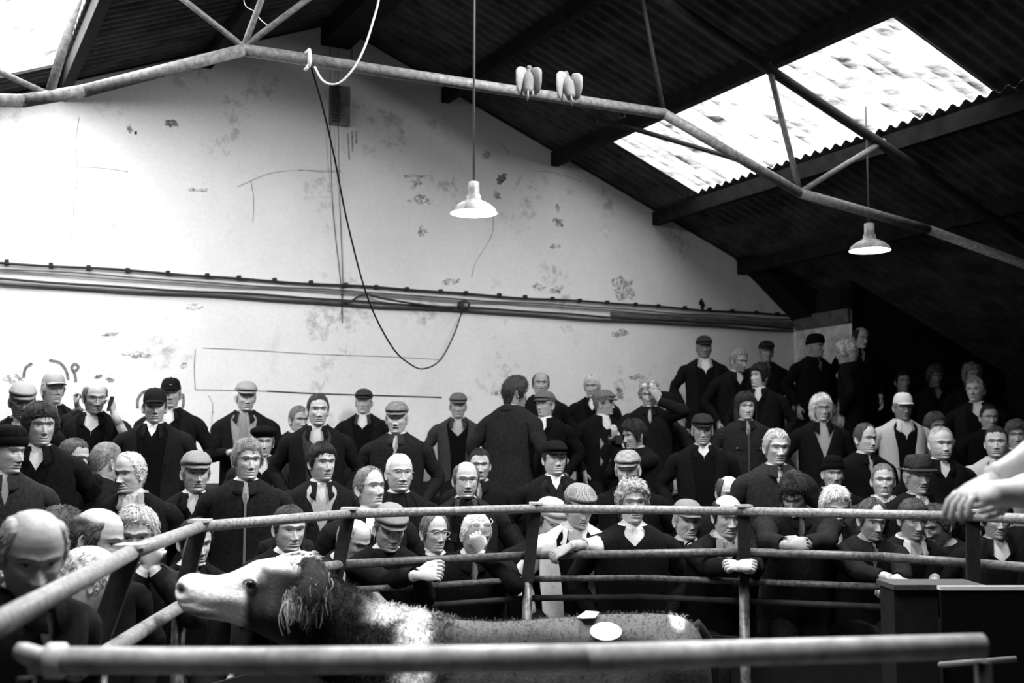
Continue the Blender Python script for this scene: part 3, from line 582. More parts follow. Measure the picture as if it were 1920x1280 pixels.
def capmesh(kind, X):
    th = HT; ct, st = np.cos(th), np.sin(th); m = MB(); acc = None
    a0, f0, b0 = .0805, .0985, .1075
    def ring(sc, z, dy=0., fz=0., sf=1.):
        y = np.where(ct > 0, f0*sf, b0)*sc*np.sign(ct)*np.abs(ct)**.9; x = a0*sc*np.sign(st)*np.abs(st)**.95
        return np.stack([x, y+dy, z-fz*np.maximum(ct, 0)**1.2], -1)
    if kind in ('flat', 'beret'):
        zb = .040+.014*ct; R = [ring(1.01, zb-.006), ring(1.05, zb+.006)]
        if kind == 'flat': R = [ring(1.01, zb-.006), ring(1.05, zb+.004), ring(1.12, zb+.016, .0, .006, 1.1), ring(1.165, zb+.034, .004, .026, 1.14), ring(1.12, .085+.25*(zb-.04), .006, .01, 1.08), ring(.95, .111, .006, .012, 1.04), ring(.7, .13, .006, .006), ring(.4, .138, .004), ring(.02, .141, .004)]
        else: R += [ring(1.25, zb+.02), ring(1.42, zb+.04, -.01), ring(1.35, zb*.5+.085, -.01), ring(.9, .125, -.01), ring(.4, .137, -.01), ring(.02, .139, -.01)]
        G = np.array(R); nn = SN(11, 60); G = G+.0025*nn(G)[..., None]; m.grid(X(G), cv=True)
        if kind == 'flat':
            tt = np.linspace(-1.15, 1.15, 21); w = np.cos(tt/1.15*np.pi/2)**.7; inn = np.stack([.084*np.sin(tt), .1*np.cos(tt), .050+.0*tt], -1); out = inn+np.stack([.012*np.sin(tt)*w, .043*w*np.cos(tt*.7), -.016*w-.01*np.abs(np.sin(tt))], -1)
            G2 = np.array([inn+A3(0, -.006, .008), inn*.5+out*.5+A3(0, 0, .008), out+A3(0, 0, .004), out+A3(0, -.001, -.003), inn*.5+out*.5+A3(0, 0, -.002), inn+A3(0, -.006, -.002)]); m.grid(X(G2)); 
    elif kind == 'baseball':
        zb = .036+.012*ct; R = [ring(1.02, zb-.004)]+[ring(1.045*math.cos(q)**.55, zb*(1-math.sin(q))+.138*math.sin(q)) for q in np.linspace(.05, 1.53, 12)]
        m.grid(X(np.array(R)), cv=True); ball(m, X(A3(0, 0, .139)), .006)
        tt = np.linspace(-1.0, 1.0, 19); w = np.cos(tt/1.0*np.pi/2)**.55; inn = np.stack([.083*np.sin(tt), .101*np.cos(tt), .044+.002*np.cos(tt)], -1); out = inn+np.stack([.004*np.sin(tt), .07*w, -.012*w-.02*np.sin(tt)**2], -1)
        G2 = np.array([inn+A3(0, 0, .002), inn*.5+out*.5+A3(0, 0, .005), out+A3(0, 0, .002), out-A3(0, 0, .002), inn*.5+out*.5, inn-A3(0, 0, .002)]); m.grid(X(G2))
    elif kind == 'beanie':
        zb = .030+.014*ct; R = [ring(1.02, zb-.006), ring(1.09, zb), ring(1.11, zb+.02), ring(1.08, zb+.042), ring(1.03, zb+.044)]+[ring(1.04*math.cos(q)**.6, (zb+.044)*(1-math.sin(q))+.148*math.sin(q)) for q in np.linspace(.05, 1.53, 9)]
        m.grid(X(np.array(R)), cv=True)
    elif kind == 'trilby':
        zb = .046+.008*ct; R = [ring(1.02, zb), ring(1.04, zb+.02), ring(1.0, zb+.05), ring(.92, .125+.008*ct), ring(.8, .142+.01*ct), ring(.6, .138+.012*ct), ring(.3, .128+.01*ct), ring(.02, .126)]
        m.grid(X(np.array(R)), cv=True)
        R = [ring(1.0, zb), ring(1.25, zb-.002), ring(1.5, zb+.002-.016*np.maximum(ct, 0)+.01*np.maximum(-ct, 0)), ring(1.51, zb-.002-.016*np.maximum(ct, 0)+.01*np.maximum(-ct, 0)), ring(1.25, zb-.007), ring(1.0, zb-.006)]
        m.grid(X(np.array(R)), cv=True)
    return m
# ---- hands
def hand(m, wpos, d, pn, side, curl, c, sc=1., spread=.0, thumb=.6):
    """wrist point, pointing direction, palm-facing direction, +1 when the thumb is along cross(d, pn)"""
    d = unit(d); pn = unit(pn-d*np.dot(pn, d)); l = unit(np.cross(d, pn))*side; c = c
    Q = lambda a, b, e: wpos+sc*(d*a+l*b+pn*e)
    th = np.arange(12)/12*2*np.pi; G = []
    for a, w, h, o in [(-.03, .026, .02, 0), (0, .0265, .0185, 0), (.02, .033, .0175, .002), (.05, .0415, .0155, .002), (.08, .0415, .013, 0), (.096, .038, .010, 0), (.1, .02, .004, 0)]:
        G.append([Q(a, w*math.cos(q)+o, h*math.sin(q)) for q in th])
    m.grid(np.array(G), cv=True, c=c, capu=True)
    for i, (o, L) in enumerate([(.030, .070), (.0105, .079), (-.0095, .074), (-.028, .058)]):
        cu = curl[i] if hasattr(curl, '__len__') else curl*(1+.08*i); an = 0.; p = A3(.088, o, -.001); P = [p.copy()]; R = [.0095]
        for k, fr in enumerate((.42, .32, .26)):
            an += cu*(.75 if k == 0 else 1.0 if k == 1 else .65)
            for q in (.5, 1.):
                P.append(p+A3(math.cos(an), math.sin(spread*(1.5-i)*.3), math.sin(an))*L*fr*q); R.append([.0098, .0088, .0078][k] if q == 1 else [.0092, .0086, .0078][k])
            p = P[-1].copy()
        R[-1] = .005; m.tube([Q(*v) for v in P], np.array(R)*sc, 8, c=c)
    P = [A3(.012, .022, .004), A3(.035, .044, .012+.012*thumb), A3(.06, .053-.012*thumb, .018+.024*thumb), A3(.082, .05-.03*thumb, .02+.03*thumb)]
    m.tube([Q(*v) for v in P], np.array([.014, .0125, .0105, .006])*sc, 8, c=c)
# ---- clothes
TOR = [(.085, .058, .06), (.06, .068, .068), (.035, .108, .078), (.01, .155, .09), (-.02, .188, .102), (-.07, .205, .112), (-.14, .208, .12), (-.26, .2, .125), (-.4, .192, .125), (-.55, .195, .13), (-.72, .205, .135), (-.84, .21, .138)]
def torsec(u): a = np.array(TOR)[::-1]; return np.interp(u, a[:, 0], a[:, 1]), np.interp(u, a[:, 0], a[:, 2])
COLLECT = []; DEPTHS = {}
def relax():
    global COLLECT
    Q = COLLECT; COLLECT = None
    for it in range(200):
        for i in range(len(Q)):
            for j in range(i):
                a, b_ = Q[i], Q[j]
                if a[2] < b_[2] or (a[2] == b_[2] and a[1] < b_[1]): a, b_ = b_, a      # a is the farther one
                A_, B_ = at(a[0], a[1], a[2]), at(b_[0], b_[1], b_[2]); lat = abs(A_[0]-B_[0]); dep = a[2]-b_[2]
                need = .34*math.sqrt(max(0, 1-(lat/.5)**2))
                if dep < need:
                    k = (need-dep)*.25; a[2] += k; b_[2] -= k
        for q in Q: q[2] = min(max(q[2], q[3]*.93, q[4]), max(q[3]*1.08, q[4]), walld(q[0])-.4 if q[0] < 1510 else 99.)
    for q in Q: DEPTHS[(q[0], q[1])] = q[2]
class Person: pass
PEOPLE = []
CW = A3(.5, 4.6, 0)
STEPS = [(2.75, .15), (3.45, .3), (4.2, .48), (5.0, .7), (5.9, .76), (6.9, .9), (7.9, 1.18), (8.9, 1.42), (10.5, 1.6)]
def terrace(x, y):
    r = math.hypot(x-CW[0], y-CW[1]); z = .0
    for q, h in STEPS:
        if r > q: z = h
    return z
def person(label, x, y, H, yaw=0, pitch=0, roll=0, hair_=('short', .05), cap=None, jk=.014, style='open', shirt=.5, sw=None, tie=None, glasses=None, body=None, lean=4, R=None, L=None,
           hem=-.74, bulk=1.08, low=0., tro=.012, collar=True, jcol=None, hood=False, extra=None, dmax=None, wide=1., sleeve_l=1., rev=False, **p):
    seed = int(x*7+y*13); g = np.random.default_rng(seed); d = .236*2250/H
    d = min(d, walld(x)-.42) if x < 1510 else d
    if COLLECT is not None: COLLECT.append([x, y, d, d, raild(x)+.42 if 'leaning' in p.get('group', '') else 0.]); return None
    d = DEPTHS[(x, y)]; S_ = 1.
    if sw is None and shirt is not None and style in ('open', 'half') and tie is None: sw = .006 if jk is None or isinstance(jk, tuple) or jk < .1 else .01; p.setdefault('vneck', .085 if style == 'open' else .06)
    hc = at(x, y, d); S_ = d*H/(.236*2250)                      # keep the head's size in the picture when the wall stops it
    ya = math.radians(yaw); f = A3(math.sin(ya), -math.cos(ya), 0); r = A3(-math.cos(ya), -math.sin(ya), 0); u = ZV.copy()
    pa, ra = math.radians(pitch), math.radians(roll)
    f, u = f*math.cos(pa)+u*math.sin(pa), u*math.cos(pa)-f*math.sin(pa)
    r, u = r*math.cos(ra)+u*math.sin(ra), u*math.cos(ra)-r*math.sin(ra)
    M = np.stack([r, f, u])*S_; X = lambda q: hc+np.asarray(q) @ M
    S = X(A3(0, -.02, -.176))                                    # base of the neck
    by = math.radians(body if body is not None else yaw*.45); fb = A3(math.sin(by), -math.cos(by), 0); rb = A3(-math.cos(by), -math.sin(by), 0)
    le = math.radians(lean); ub = ZV*math.cos(le)+fb*math.sin(le); ft = fb*math.cos(le)-ZV*math.sin(le)
    K = 1.0*S_; Y = lambda a, b, c: S+K*(rb*a+ft*b+ub*c)
    hip = Y(0, -.01, -.56); zf = terrace(hip[0], hip[1]); P_ = Person(); P_.need = hip[2]-zf; P_.x = x; P_.y = y; P_.d = d; P_.r = math.hypot(hip[0]-CW[0], hip[1]-CW[1]); P_.hz = hip[2]; PEOPLE.append(P_)
    zf = max(zf, hip[2]-.9*S_) if hip[2]-zf < 1.2 else hip[2]-.88*S_
    foot = A3(hip[0], hip[1], zf)
    tone = p.get('skin', .48)*.84; m = MB()
    G, c = face(p, seed); m.grid(X(G), cv=True, c=c)
    m.add(X(G[0]), [tuple(range(NT))], c[0]); ears(m, X, tone)
    th = np.linspace(0, 2*np.pi, 25)[:-1]
    rows = []
    for uu in (.08, .03, -.02, -.1, -.3, -.55, -.62):
        ax, ay = torsec(uu); rows.append([Y(.88*ax*math.sin(q), .88*ay*math.cos(q), uu) for q in th])
    m.grid(np.array(rows), cv=True, c=tone, capu=True)
    # arms
    arms = {}
    for sd, spec in ((1, R), (-1, L)):
        sh = Y(sd*.178*wide, -.005, -.045)
        if spec is None:
            sp = g.uniform(-.02, .03); wr = Y(sd*(.235+sp), .07, -.5); hd = -ub+ft*.25; pn = -rb*sd; cu = .35
        else:
            hx, hy, dd = spec[:3]; wr = at(hx, hy, d+dd); hd, pn, cu = spec[3] if len(spec) > 3 else None, spec[4] if len(spec) > 4 else None, spec[5] if len(spec) > 5 else .6
        l1, l2 = .3*K, .26*K
        pole = (spec[6] if spec is not None and len(spec) > 6 else None)
        v = wr-sh; D = np.linalg.norm(v)
        if D > (l1+l2)*.985: k = D/((l1+l2)*.985); l1 *= k; l2 *= k
        vn = v/D; a = (l1*l1-l2*l2+D*D)/(2*D); hh = math.sqrt(max(l1*l1-a*a, 0)); pv = A3(*pole) if pole is not None else (-ub*1.+rb*sd*.7-ft*.3)
        pv = unit(pv-vn*np.dot(pv, vn)); el = sh+vn*a+pv*hh
        fd = unit(wr-el)
        if hd is None: hd = fd
        else: hd = unit(A3(*hd))
        pn = A3(*pn) if pn is not None else -ZV+.01*ft
        hside = 1 if np.dot(np.cross(hd, pn), rb*0+ZV) > 0 else -1
        if spec is None: hside = 1 if np.dot(np.cross(hd, pn), ft) > 0 else -1
        elif len(spec) > 7: hside = spec[7]
        hand(m, wr+hd*.02*K, hd, pn, hside, cu, tone, K*.98)
        m.tube([el*.35+wr*.65, wr-fd*.02, wr+hd*.022*K], [.036*K, .029*K, .026*K], 12, c=tone)
        m.tube([sh, el, wr], [.05*K, .038*K, .03*K], 10, c=tone)
        arms[sd] = (sh, el, wr, fd)
    # legs
    knees = {}
    for sd in (1, -1):
        hj = hip+rb*sd*.09*K; hgt = hj[2]-zf-.07; l = .42*K
        fwd = .34*K if hgt < .62*K else .02
        an = A3(hj[0], hj[1], zf+.07)+fb*fwd; v = an-hj; D = max(np.linalg.norm(v), .05); 
        l1 = max(l, D*.505); hh = math.sqrt(max(l1*l1-D*D/4, 0)); pv = unit(fb-v/D*np.dot(fb, v/D)); kn = (hj+an)/2+pv*hh
        knees[sd] = (hj, kn, an); m.tube([hj, kn, an], [.075*K, .05*K, .035*K], 10, c=tone)
    o = m.build('person', SKIN, None, foot)
    tag(o, label, 'person', p.get('group', 'people around the ring'))
    # shirt with collar
    def loft(name, mat, bulk, u0, u1, gap, n=40, ns=18, col=None, seed_=0, amp=.0, parent=o, mb=None, belly=0.):
        us = np.linspace(u0, u1, ns); rows = []; nn = SN(seed+seed_, 9)
        for uu in us:
            gp = gap(uu) if callable(gap) else gap; tt = np.linspace(gp, 2*np.pi-gp, n) if callable(gap) or gp > 0 else np.linspace(0, 2*np.pi, n+1)[:-1]
            ax, ay = torsec(uu); off = .012*(bulk-1)/.08; bl = 1+belly*math.exp(-((uu+.42)/.2)**2)
            xx = (ax+off)*np.sign(np.sin(tt))*np.abs(np.sin(tt))**.85*wide; yy = (ay*bl+off)*np.sign(np.cos(tt))*np.abs(np.cos(tt))**.9
            if gp > .03: ef = np.ones(n); ef[0] = ef[-1] = .94; xx = xx*ef; yy = yy*ef
            rows.append(np.stack([xx, yy, uu+0*xx], -1))
        G = np.array(rows)
        if amp: G[..., 1] *= 1+amp*nn(G*A3(1, 1, 1.6)); G[..., 0] *= 1+amp*.5*nn(G+3.)
        G = S+K*(G[..., :1]*rb+G[..., 1:2]*ft+G[..., 2:]*ub)
        q = mb or MB(); q.grid(G, cv=not (callable(gap) or gap > 0)); return q if mb is not None else q.build(name, mat, parent)
    def collar_(mb, r0, r1, h, drop, gap, fc=0.):
        tt = np.linspace(gap, 2*np.pi-gap, 34); fr = np.maximum(np.cos(tt), 0); rows = []
        for (rr, z, k) in [(r0, .02, 0), (r0+.002, .02+h*.6, 0), (r0+.006, .02+h, 0), (r0+.012, .02+h*.95, .2), ((r0+r1)/2+.006, .02+h*.4, .7), (r1, .02, 1.), (r1-.004, .014, 1.)]:
            rows.append(np.stack([rr*np.sin(tt), rr*np.cos(tt)*1.06+.004+fc*k*fr, z-drop*k*fr**1.5-.012*fr+0*tt], -1))
        G = np.array(rows); mb.grid(S+K*(G[..., :1]*rb+G[..., 1:2]*ft+G[..., 2:]*ub))
    if shirt is not None:
        ms = cloth(shirt) if not isinstance(shirt, tuple) else checked(*shirt)
        q = loft('shirt', ms, .97, .065, -.5, 0, 30, 12, mb=MB())
        if collar: collar_(q, .063, .084, .04, .05, .16)
        q.build('shirt', ms, o)
        if tie is not None:
            q = MB(); ks = np.linspace(.035, -.3, 9); G = []
            for uu in ks:
                ax, ay = torsec(uu); w = .016 if uu > .02 else .016+.02*(.03-uu)/.3; G.append([Y(s*w, ay*1.0+.004+.004*(1-abs(s)), uu) for s in (-1, -.4, .4, 1)])
            q.grid(np.array(G)); q.build('tie', cloth(tie), o)
    if sw is not None:
        vd = p.get('vneck', .14)
        loft('sweater', cloth(sw) if not isinstance(sw, tuple) else checked(*sw), 1.02, .05, -.62, lambda q: max(0., min(.6, (q+vd)*5.)) if vd else .0, 36, 16, seed_=2, amp=.02)
    if jk is not None:
        gaps = {'open': lambda q: float(np.interp(q, [-.85, -.45, -.2, -.05, .05], [.42, .3, .36, .5, .75])), 'half': lambda q: float(np.interp(q, [-.85, -.4, -.25, -.08, .05], [.0, .0, .04, .3, .7])),
                'closed': lambda q: float(np.interp(q, [-.85, -.1, -.02, .05], [.0, .0, .1, .55])), 'pull': lambda q: 0., 'vpull': lambda q: max(0., min(.5, (q+.045)*6.))}
        mat = (checked(*jk) if isinstance(jk, tuple) else cloth(jk)); gp = gaps[style]
        q = loft('jacket', mat, bulk+.02, .055, hem, (0 if style == 'pull' else gp), 44, 30, seed_=3, amp=.05, mb=MB(), belly=.12*p.get('fat', 0))
        for sd in (1, -1):
            sh, el, wr, fd = arms[sd]; s0 = sh-rb*sd*.08*K-ub*.012; e2 = el; w2 = wr-fd*(.004+.1*(1-sleeve_l)/.35)*K if sleeve_l == 1. else el+(wr-el)*sleeve_l
            C = spline([s0, sh+(el-sh)*.18+rb*sd*.016*K, (sh+el)/2+rb*sd*.006, el, (el+w2)/2, w2], 26); nn = SN(seed+sd, 40); k = np.linspace(0, 1, 26)
            Rr = np.interp(k, [0, .12, .25, .55, .8, 1], [.055, .071, .066, .058, .05, .043])*K*(bulk/1.08); G = tubegrid(C, Rr, 14)
            G = C[:, None]+(G-C[:, None])*(1+.1*nn(G)+.07*np.sin(k*55+seed)[:, None]*np.exp(-((k-.55)/.2)**2)[:, None])[..., None]
            q.grid(G, cv=True); q.grid(np.array([G[-1], C[-1]+(G[-1]-C[-1])*.8-(C[-1]-C[-2])*.5]), cv=True)
        ja = q.build('jacket', mat, o)
        if style not in ('pull', 'vpull'):
            q = MB(); collar_(q, .076, .118 if not hood else .14, .045 if not hood else .055, .075 if style != 'closed' else .035, {'open': .5, 'half': .38, 'closed': .16}[style], .015)
            q.build('jacket_collar', cloth(jcol) if jcol is not None else mat, ja)
        elif style == 'pull':
            q = MB(); collar_(q, .07, .088, .018, .01, .02); q.build('neckband', mat, ja)
        fy = lambda uu: torsec(uu)[1]*1.02+.017*(bulk-1)/.08
        for kq in range(p.get('buttons', 0)):
            uu = -.1-.11*kq; q = MB(); ball(q, Y(.012, fy(uu)+.002, uu), .009*K); q.build('button', plain(.12, .4, .5), ja)
        if p.get('zip'):
            q = MB(); G = [[Y(s*.007, fy(uu)+.004, uu) for s in (-1, 0, 1)] for uu in np.linspace(-.02, -.62, 16)]; q.grid(np.array(G)); q.build('zip', plain(p['zip'], .4, .5), ja)
        if p.get('pockets'):
            for sd in (-1, 1):
                q = MB(); G = [[Y(sd*(.06+.1*i/5), fy(uu)*math.sqrt(max(.1, 1-((.06+.1*i/5)/.215)**2))+.016, uu) for i in range(6)] for uu in (-.16, -.18, -.215)]; q.grid(np.array(G)); q.build('pocket_flap', mat, ja)
                q = MB(); ball(q, Y(sd*.11, fy(-.2)*.86+.02, -.2), .007*K); q.build('stud', plain(.3, .4, .5), ja)
        if hood:
            q = MB(); G = [[Y(.135*math.sin(a)*w, -.05+.07*math.cos(a)*w-b, z) for a in np.arange(20)/20*2*np.pi] for w, z, b in ((.8, -.02, 0), (1.05, .0, .01), (1.15, .035, .02), (1.1, .07, .03), (.85, .085, .03), (.6, .06, .02))]
            q.grid(np.array(G), cv=True); q.build('hood', mat, ja)
    q = MB()
    for sd in (1, -1):
        hj, kn, an = knees[sd]; C = spline([hj+ub*.06, hj+(kn-hj)*.2, (hj+kn)/2, kn, (kn+an)/2, an-(an-kn)*.06], 14); q.tube(C, np.interp(np.linspace(0, 1, 14), [0, .2, .5, 1], [.1, .098, .08, .06])*K, 12)
    ax, ay = torsec(-.6); q.grid(np.array([[Y(ax*1.02*math.sin(a)*w, ay*math.cos(a)*w, z) for a in th] for z, w in ((-.5, 1), (-.58, 1.0), (-.64, .95), (-.68, .6))]), cv=True, capu=True)
    q.build('trousers', cloth(tro), o)
    for sd in (1, -1):
        hj, kn, an = knees[sd]; q = MB(); b0 = A3(an[0], an[1], zf+.04); q.tube([b0-fb*.07, b0-fb*.04, b0+fb*.05, b0+fb*.15, b0+fb*.19], np.array([.02, .042, .045, .04, .015]), 12); q.build('shoe', plain(.015, .5, .4), o)
    p['hat'] = bool(cap)
    if hair_: hair(p, X, hair_[0], hair_[1], seed).build('hair', HAIRM, o)
    if cap:
        kd, ct = cap[0], cap[1]; mat = checked(*ct) if isinstance(ct, tuple) else cloth(ct)
        co = capmesh(kd, X).build({'flat': 'flat_cap', 'beret': 'beret', 'baseball': 'baseball_cap', 'beanie': 'woolly_hat', 'trilby': 'trilby_hat'}[kd], mat, o)
        if len(cap) > 2 and cap[2] == 'stripes':
            for z in (.083, .107):
                q = MB(); q.grid(X(np.array([[A3((.09-w)*math.sin(a), (.105-w)*math.cos(a)-.004, zz) for a in np.arange(30)/30*2*np.pi] for zz, w in ((z, (z-.05)*.33), (z+.004, (z-.05)*.33-.003), (z+.012, (z-.05)*.42))])), cv=True); q.build('stripe', cloth(.5), co)
        if len(cap) > 2 and cap[2] == 'badge':
            q = MB(); q.grid(X(np.array([[A3(s*.02+.002*math.sin(k*3), .1+.004*(1-k)-.02*k-abs(s)*.006, .072+.022*k+.002*math.sin(s*9)) for s in np.linspace(-1, 1, 7)] for k in np.linspace(0, 1, 4)]))); q.build('badge', plain(.45, .7, .2, noise=120., var=.9), co)
        if kd == 'trilby':
            q = MB(); q.grid(X(np.array([[A3(.0845*math.sin(a)*w, .1045*math.cos(a)*w-.003, z) for a in np.arange(30)/30*2*np.pi] for z, w in ((.05, 1.0), (.052, 1.02), (.074, 1.02), (.076, 1.0))])), cv=True); q.build('hat_band', cloth(.02), co)
    if glasses:
        q = MB(); gz = .0 if glasses != 'up' else .098; gy = .1 if glasses != 'up' else .085
        for s in (-1, 1):
            a = np.linspace(0, 2*np.pi, 17); P = X(np.stack([s*.0325+.0235*np.cos(a), gy+.004-.05*(np.abs(s*.0325+.0235*np.cos(a))-.01)**1.0*.25, gz-.001+.0165*np.sin(a)], -1)); q.tube(P, .0016*S_, 6)
            q.tube(X(np.array([A3(s*.056, gy-.002, gz+.004), A3(s*.079, gy-.035, gz+.004), A3(s*.083, gy-.1, gz-.002)])), .0016*S_, 6)
        q.tube(X(np.array([A3(-.01, gy+.004, gz+.003), A3(0, gy+.008, gz+.005), A3(.01, gy+.004, gz+.003)])), .0016*S_, 6)
        go = q.build('glasses', plain(.02 if glasses == 'dark' else .3 if glasses != 'up' else .7, .3, .5), o)
        if glasses == 'up':
            q = MB()
            for s in (-1, 1): q.tube(X(np.array([A3(s*.0325, gy, gz), A3(s*.0325, gy+.002, gz)])), .021*S_, 16)
            q.build('lens', plain(.75, .15, .6), go)
    if p.get('scarf'):
        pass
    P_.X = X; P_.Y = Y; P_.o = o; P_.K = K; P_.arms = arms; return P_
KEY = {}
def crowd():
    # ---- left block, against the gable
    person('man in a large pale flat cap at far left, glancing down', 42, 752, 62, 28, -12, hair_=('sides', .2), cap=('flat', .3), jk=.012, shirt=.45, glasses='thin', skin=.3)
    person('man in a light baseball cap looking right, standing against the wall at left', 100, 730, 56, 42, 3, hair_=('sides', .45), cap=('baseball', .33), jk=.013, shirt=.55, tash=.5, skin=.48)
    KEY['phone_man'] = person('balding man in glasses holding a phone to his ear at left', 178, 744, 58, 32, -12, hair_=('fringe', .12), glasses='dark', jk=.012, shirt=.6, skin=.5, R=(146, 768, .05, (-.2, 0, 1), (1, 0, 0), 1.2, (-.6, 0, -1)), L=(214, 776, -.08, (-.25, -.1, 1), (-1, .3, 0), 1.0, (.6, -.2, -1)), sleeve_l=.25, body=15)
    person('man with a dark heavy fringe and bow tie below the pale flat cap, far left', 76, 797, 74, 36, -3, hair_=('thick', .03), jk=.01, shirt=.6, style='half', skin=.45)
    person('man in a black woolly hat in profile at the left edge of the picture', 16, 846, 80, 62, -4, hair_=None, cap=('beanie', .008), jk=.035, style='closed', shirt=.4, skin=.5)
    person('dark-haired man in three-quarter back view looking right, seated at left', 138, 858, 68, 72, -8, hair_=('crew', .07), jk=.02, shirt=.6, style='half', skin=.5)
    person('man with cropped greying hair and dark hooded coat seen from behind', 198, 866, 70, 148, -12, hair_=('crew', .16), jk=.012, style='closed', shirt=None, hood=True, skin=.45, body=130, lean=14)
    person('grinning white-haired man beside the man seen from behind', 243, 886, 72, -22, -6, hair_=('receding', .55), jk=.013, shirt=.5, smile=1., skin=.55, jcol=.25, body=10)
    person('man in black peaked cap, white shirt collar and dark sweater standing at left', 290, 762, 60, 20, -2, hair_=('crew', .05), cap=('baseball', .02), jk=.016, shirt=.7, sw=.006, vneck=.02, skin=.45)
    person('man in black baseball cap with pale badge standing behind the black peaked cap', 320, 738, 52, 14, 0, hair_=('short', .4), cap=('baseball', .012, 'badge'), jk=.014, shirt=.55, skin=.48)
    person('man in a pale grey flat cap seated behind the left ring rail', 367, 886, 70, 26, -2, hair_=('short', .3), cap=('flat', .22), jk=.013, shirt=.6, style='half', skin=.47)
    person('tall white-haired man in flat cap and waxed coat standing with one hand raised', 461, 744, 51, 24, -4, hair_=('short', .6), cap=('flat', .26), jk=.014, jcol=.02, shirt=.25, tie=.2, buttons=0, skin=.5, R=(432, 848, -.22, (.5, -.4, .1), (0, .3, -1), .9), body=8)
    person('man in a black beret behind the fair-haired man in the zipped fleece', 494, 828, 52, 18, -4, hair_=('short', .2), cap=('beret', .008), jk=.03, shirt=.5, skin=.5)
    person('fair-haired man in a dark zipped fleece seated in front of the beret', 464, 862, 71, 27, -2, hair_=('full', .2), jk=.018, style='closed', shirt=.55, skin=.52, zip=.15)
    person('grey-haired man mostly hidden behind the cropped dark-haired standing man', 560, 786, 48, 40, -6, hair_=('crew', .14), jk=.014, shirt=.4, skin=.42)
    person('man with cropped dark hair and a bare throat standing by the wall', 596, 768, 57, 18, -2, hair_=('crew', .03), jk=.011, shirt=None, sw=.05, vneck=.1, skin=.5)
    person('man in a dark flat cap and glasses standing under the wall ledge line', 682, 754, 43, 0, 2, hair_=('crew', .3), cap=('flat', .07), glasses='thin', jk=.013, jcol=.06, shirt=.6, skin=.45)
    person('open-mouthed old man in flat cap and buttoned waxed jacket', 744, 784, 55, -2, -4, hair_=('short', .5), cap=('flat', .15), jk=.02, style='closed', jcol=.035, shirt=.65, buttons=5, open=.6, skin=.5)
    person('black-haired man in a waxed jacket over a pale sweater, seated', 604, 867, 66, 34, 0, hair_=('full', .012), jk=.016, shirt=.5, sw=.35, vneck=.05, pockets=1, style='half', skin=.5, fat=.4)
    person('long-faced man with swept hair and open white collar looking up right', 694, 915, 74, 42, 8, hair_=('receding', .16), jk=.016, shirt=.75, skin=.55, age=.8)
    person('white-haired man in thin glasses and dark crew neck, seated', 749, 886, 68, 20, 0, hair_=('thin', .65), glasses='thin', jk=.014, shirt=None, sw=.012, vneck=0, skin=.55, fat=.5)
    person('slim old man in flat cap and open tweed jacket standing apart by the wall', 859, 761, 43, 6, -3, hair_=('short', .4), cap=('flat', .13), jk=(.055, .025, 95), shirt=None, sw=.006, vneck=.12, skin=.45, age=1.)
    person('shaggy dark-haired man in a long dark coat turned away to the right', 967, 736, 53, 112, -6, hair_=('thick', .025), jk=.02, style='closed', shirt=None, hem=-.84, skin=.35, body=150, bulk=1.12, lean=3)
    person('bald man against the wall behind the shaggy-haired man in the long coat', 1014, 719, 43, 3, 0, hair_=('sides', .08), jk=.011, style='closed', shirt=None, skin=.4)
    person('man in flat cap and glasses facing left, white shirt in a dark V', 1022, 759, 45, -36, 4, hair_=('crew', .2), cap=('flat', .13), glasses='dark', jk=.009, style='half', shirt=.8, skin=.45)
    person('white-haired man with open white collar standing against the wall', 1110, 724, 41, -16, -4, hair_=('short', .6), jk=.011, shirt=.7, style='half', skin=.45)
    KEY['argyle'] = person('bespectacled man in flat cap and diamond-patterned sweater, in profile to the right', 1132, 756, 44, 72, 0, hair_=('crew', .12), cap=('flat', .13), glasses='dark', jk=.01, shirt=.65, sw=.012, vneck=.08, skin=.4, body=25)
    person('curly grey-haired man with spectacles on his head and a hand over his brow', 1217, 739, 46, -12, -10, hair_=('curly', .25), glasses='up', jk=.012, shirt=None, style='closed', skin=.4, L=(1236, 752, -.14, (-.45, -.1, .9), (0, 1, 0), .45, (1, 0, -.6)))
    person('man in a striped woolly hat in profile to the left', 1244, 762, 46, -74, 2, hair_=('crew', .2), cap=('beanie', .01, 'stripes'), jk=.012, shirt=.6, style='half', skin=.4, body=-60)
    KEY['photog'] = person('dark-haired photographer crouching in the crowd with a camera raised', 1188, 815, 50, -62, -10, hair_=('thick', .012), jk=.01, shirt=None, style='closed', skin=.4, R=(1166, 836, -.12, (-.3, -.2, .9), (-.9, .3, .1), .8), L=(1152, 828, -.16, (0, -.3, .9), (-.6, .6, 0), .8), body=-50)
    person('smirking young man in black cap, white collar and dark sweater', 1040, 860, 59, 16, 2, hair_=('short', .015), cap=('flat', .01), jk=.011, shirt=.75, sw=.02, vneck=.02, skin=.5, smile=.4, age=.2, fat=.3)
    person('stern man in a windowpane-checked flat cap with white collar', 1177, 880, 62, -14, -6, hair_=('short', .55), cap=('flat', (.2, .28, 26)), jk=.009, shirt=.75, sw=.007, vneck=.05, skin=.5, age=1.)
    person('bald man in glasses and waxed jacket with mouth open, seated', 874, 899, 66, 10, -2, hair_=('sides', .1), glasses='dark', jk=.022, jcol=.06, shirt=.02, pockets=1, open=.5, skin=.52, fat=.8)
    person('dark-haired man behind the bald man in the waxed jacket', 899, 871, 57, 6, -3, hair_=('crew', .015), jk=.012, style='closed', shirt=None, skin=.5, stubble=.3)
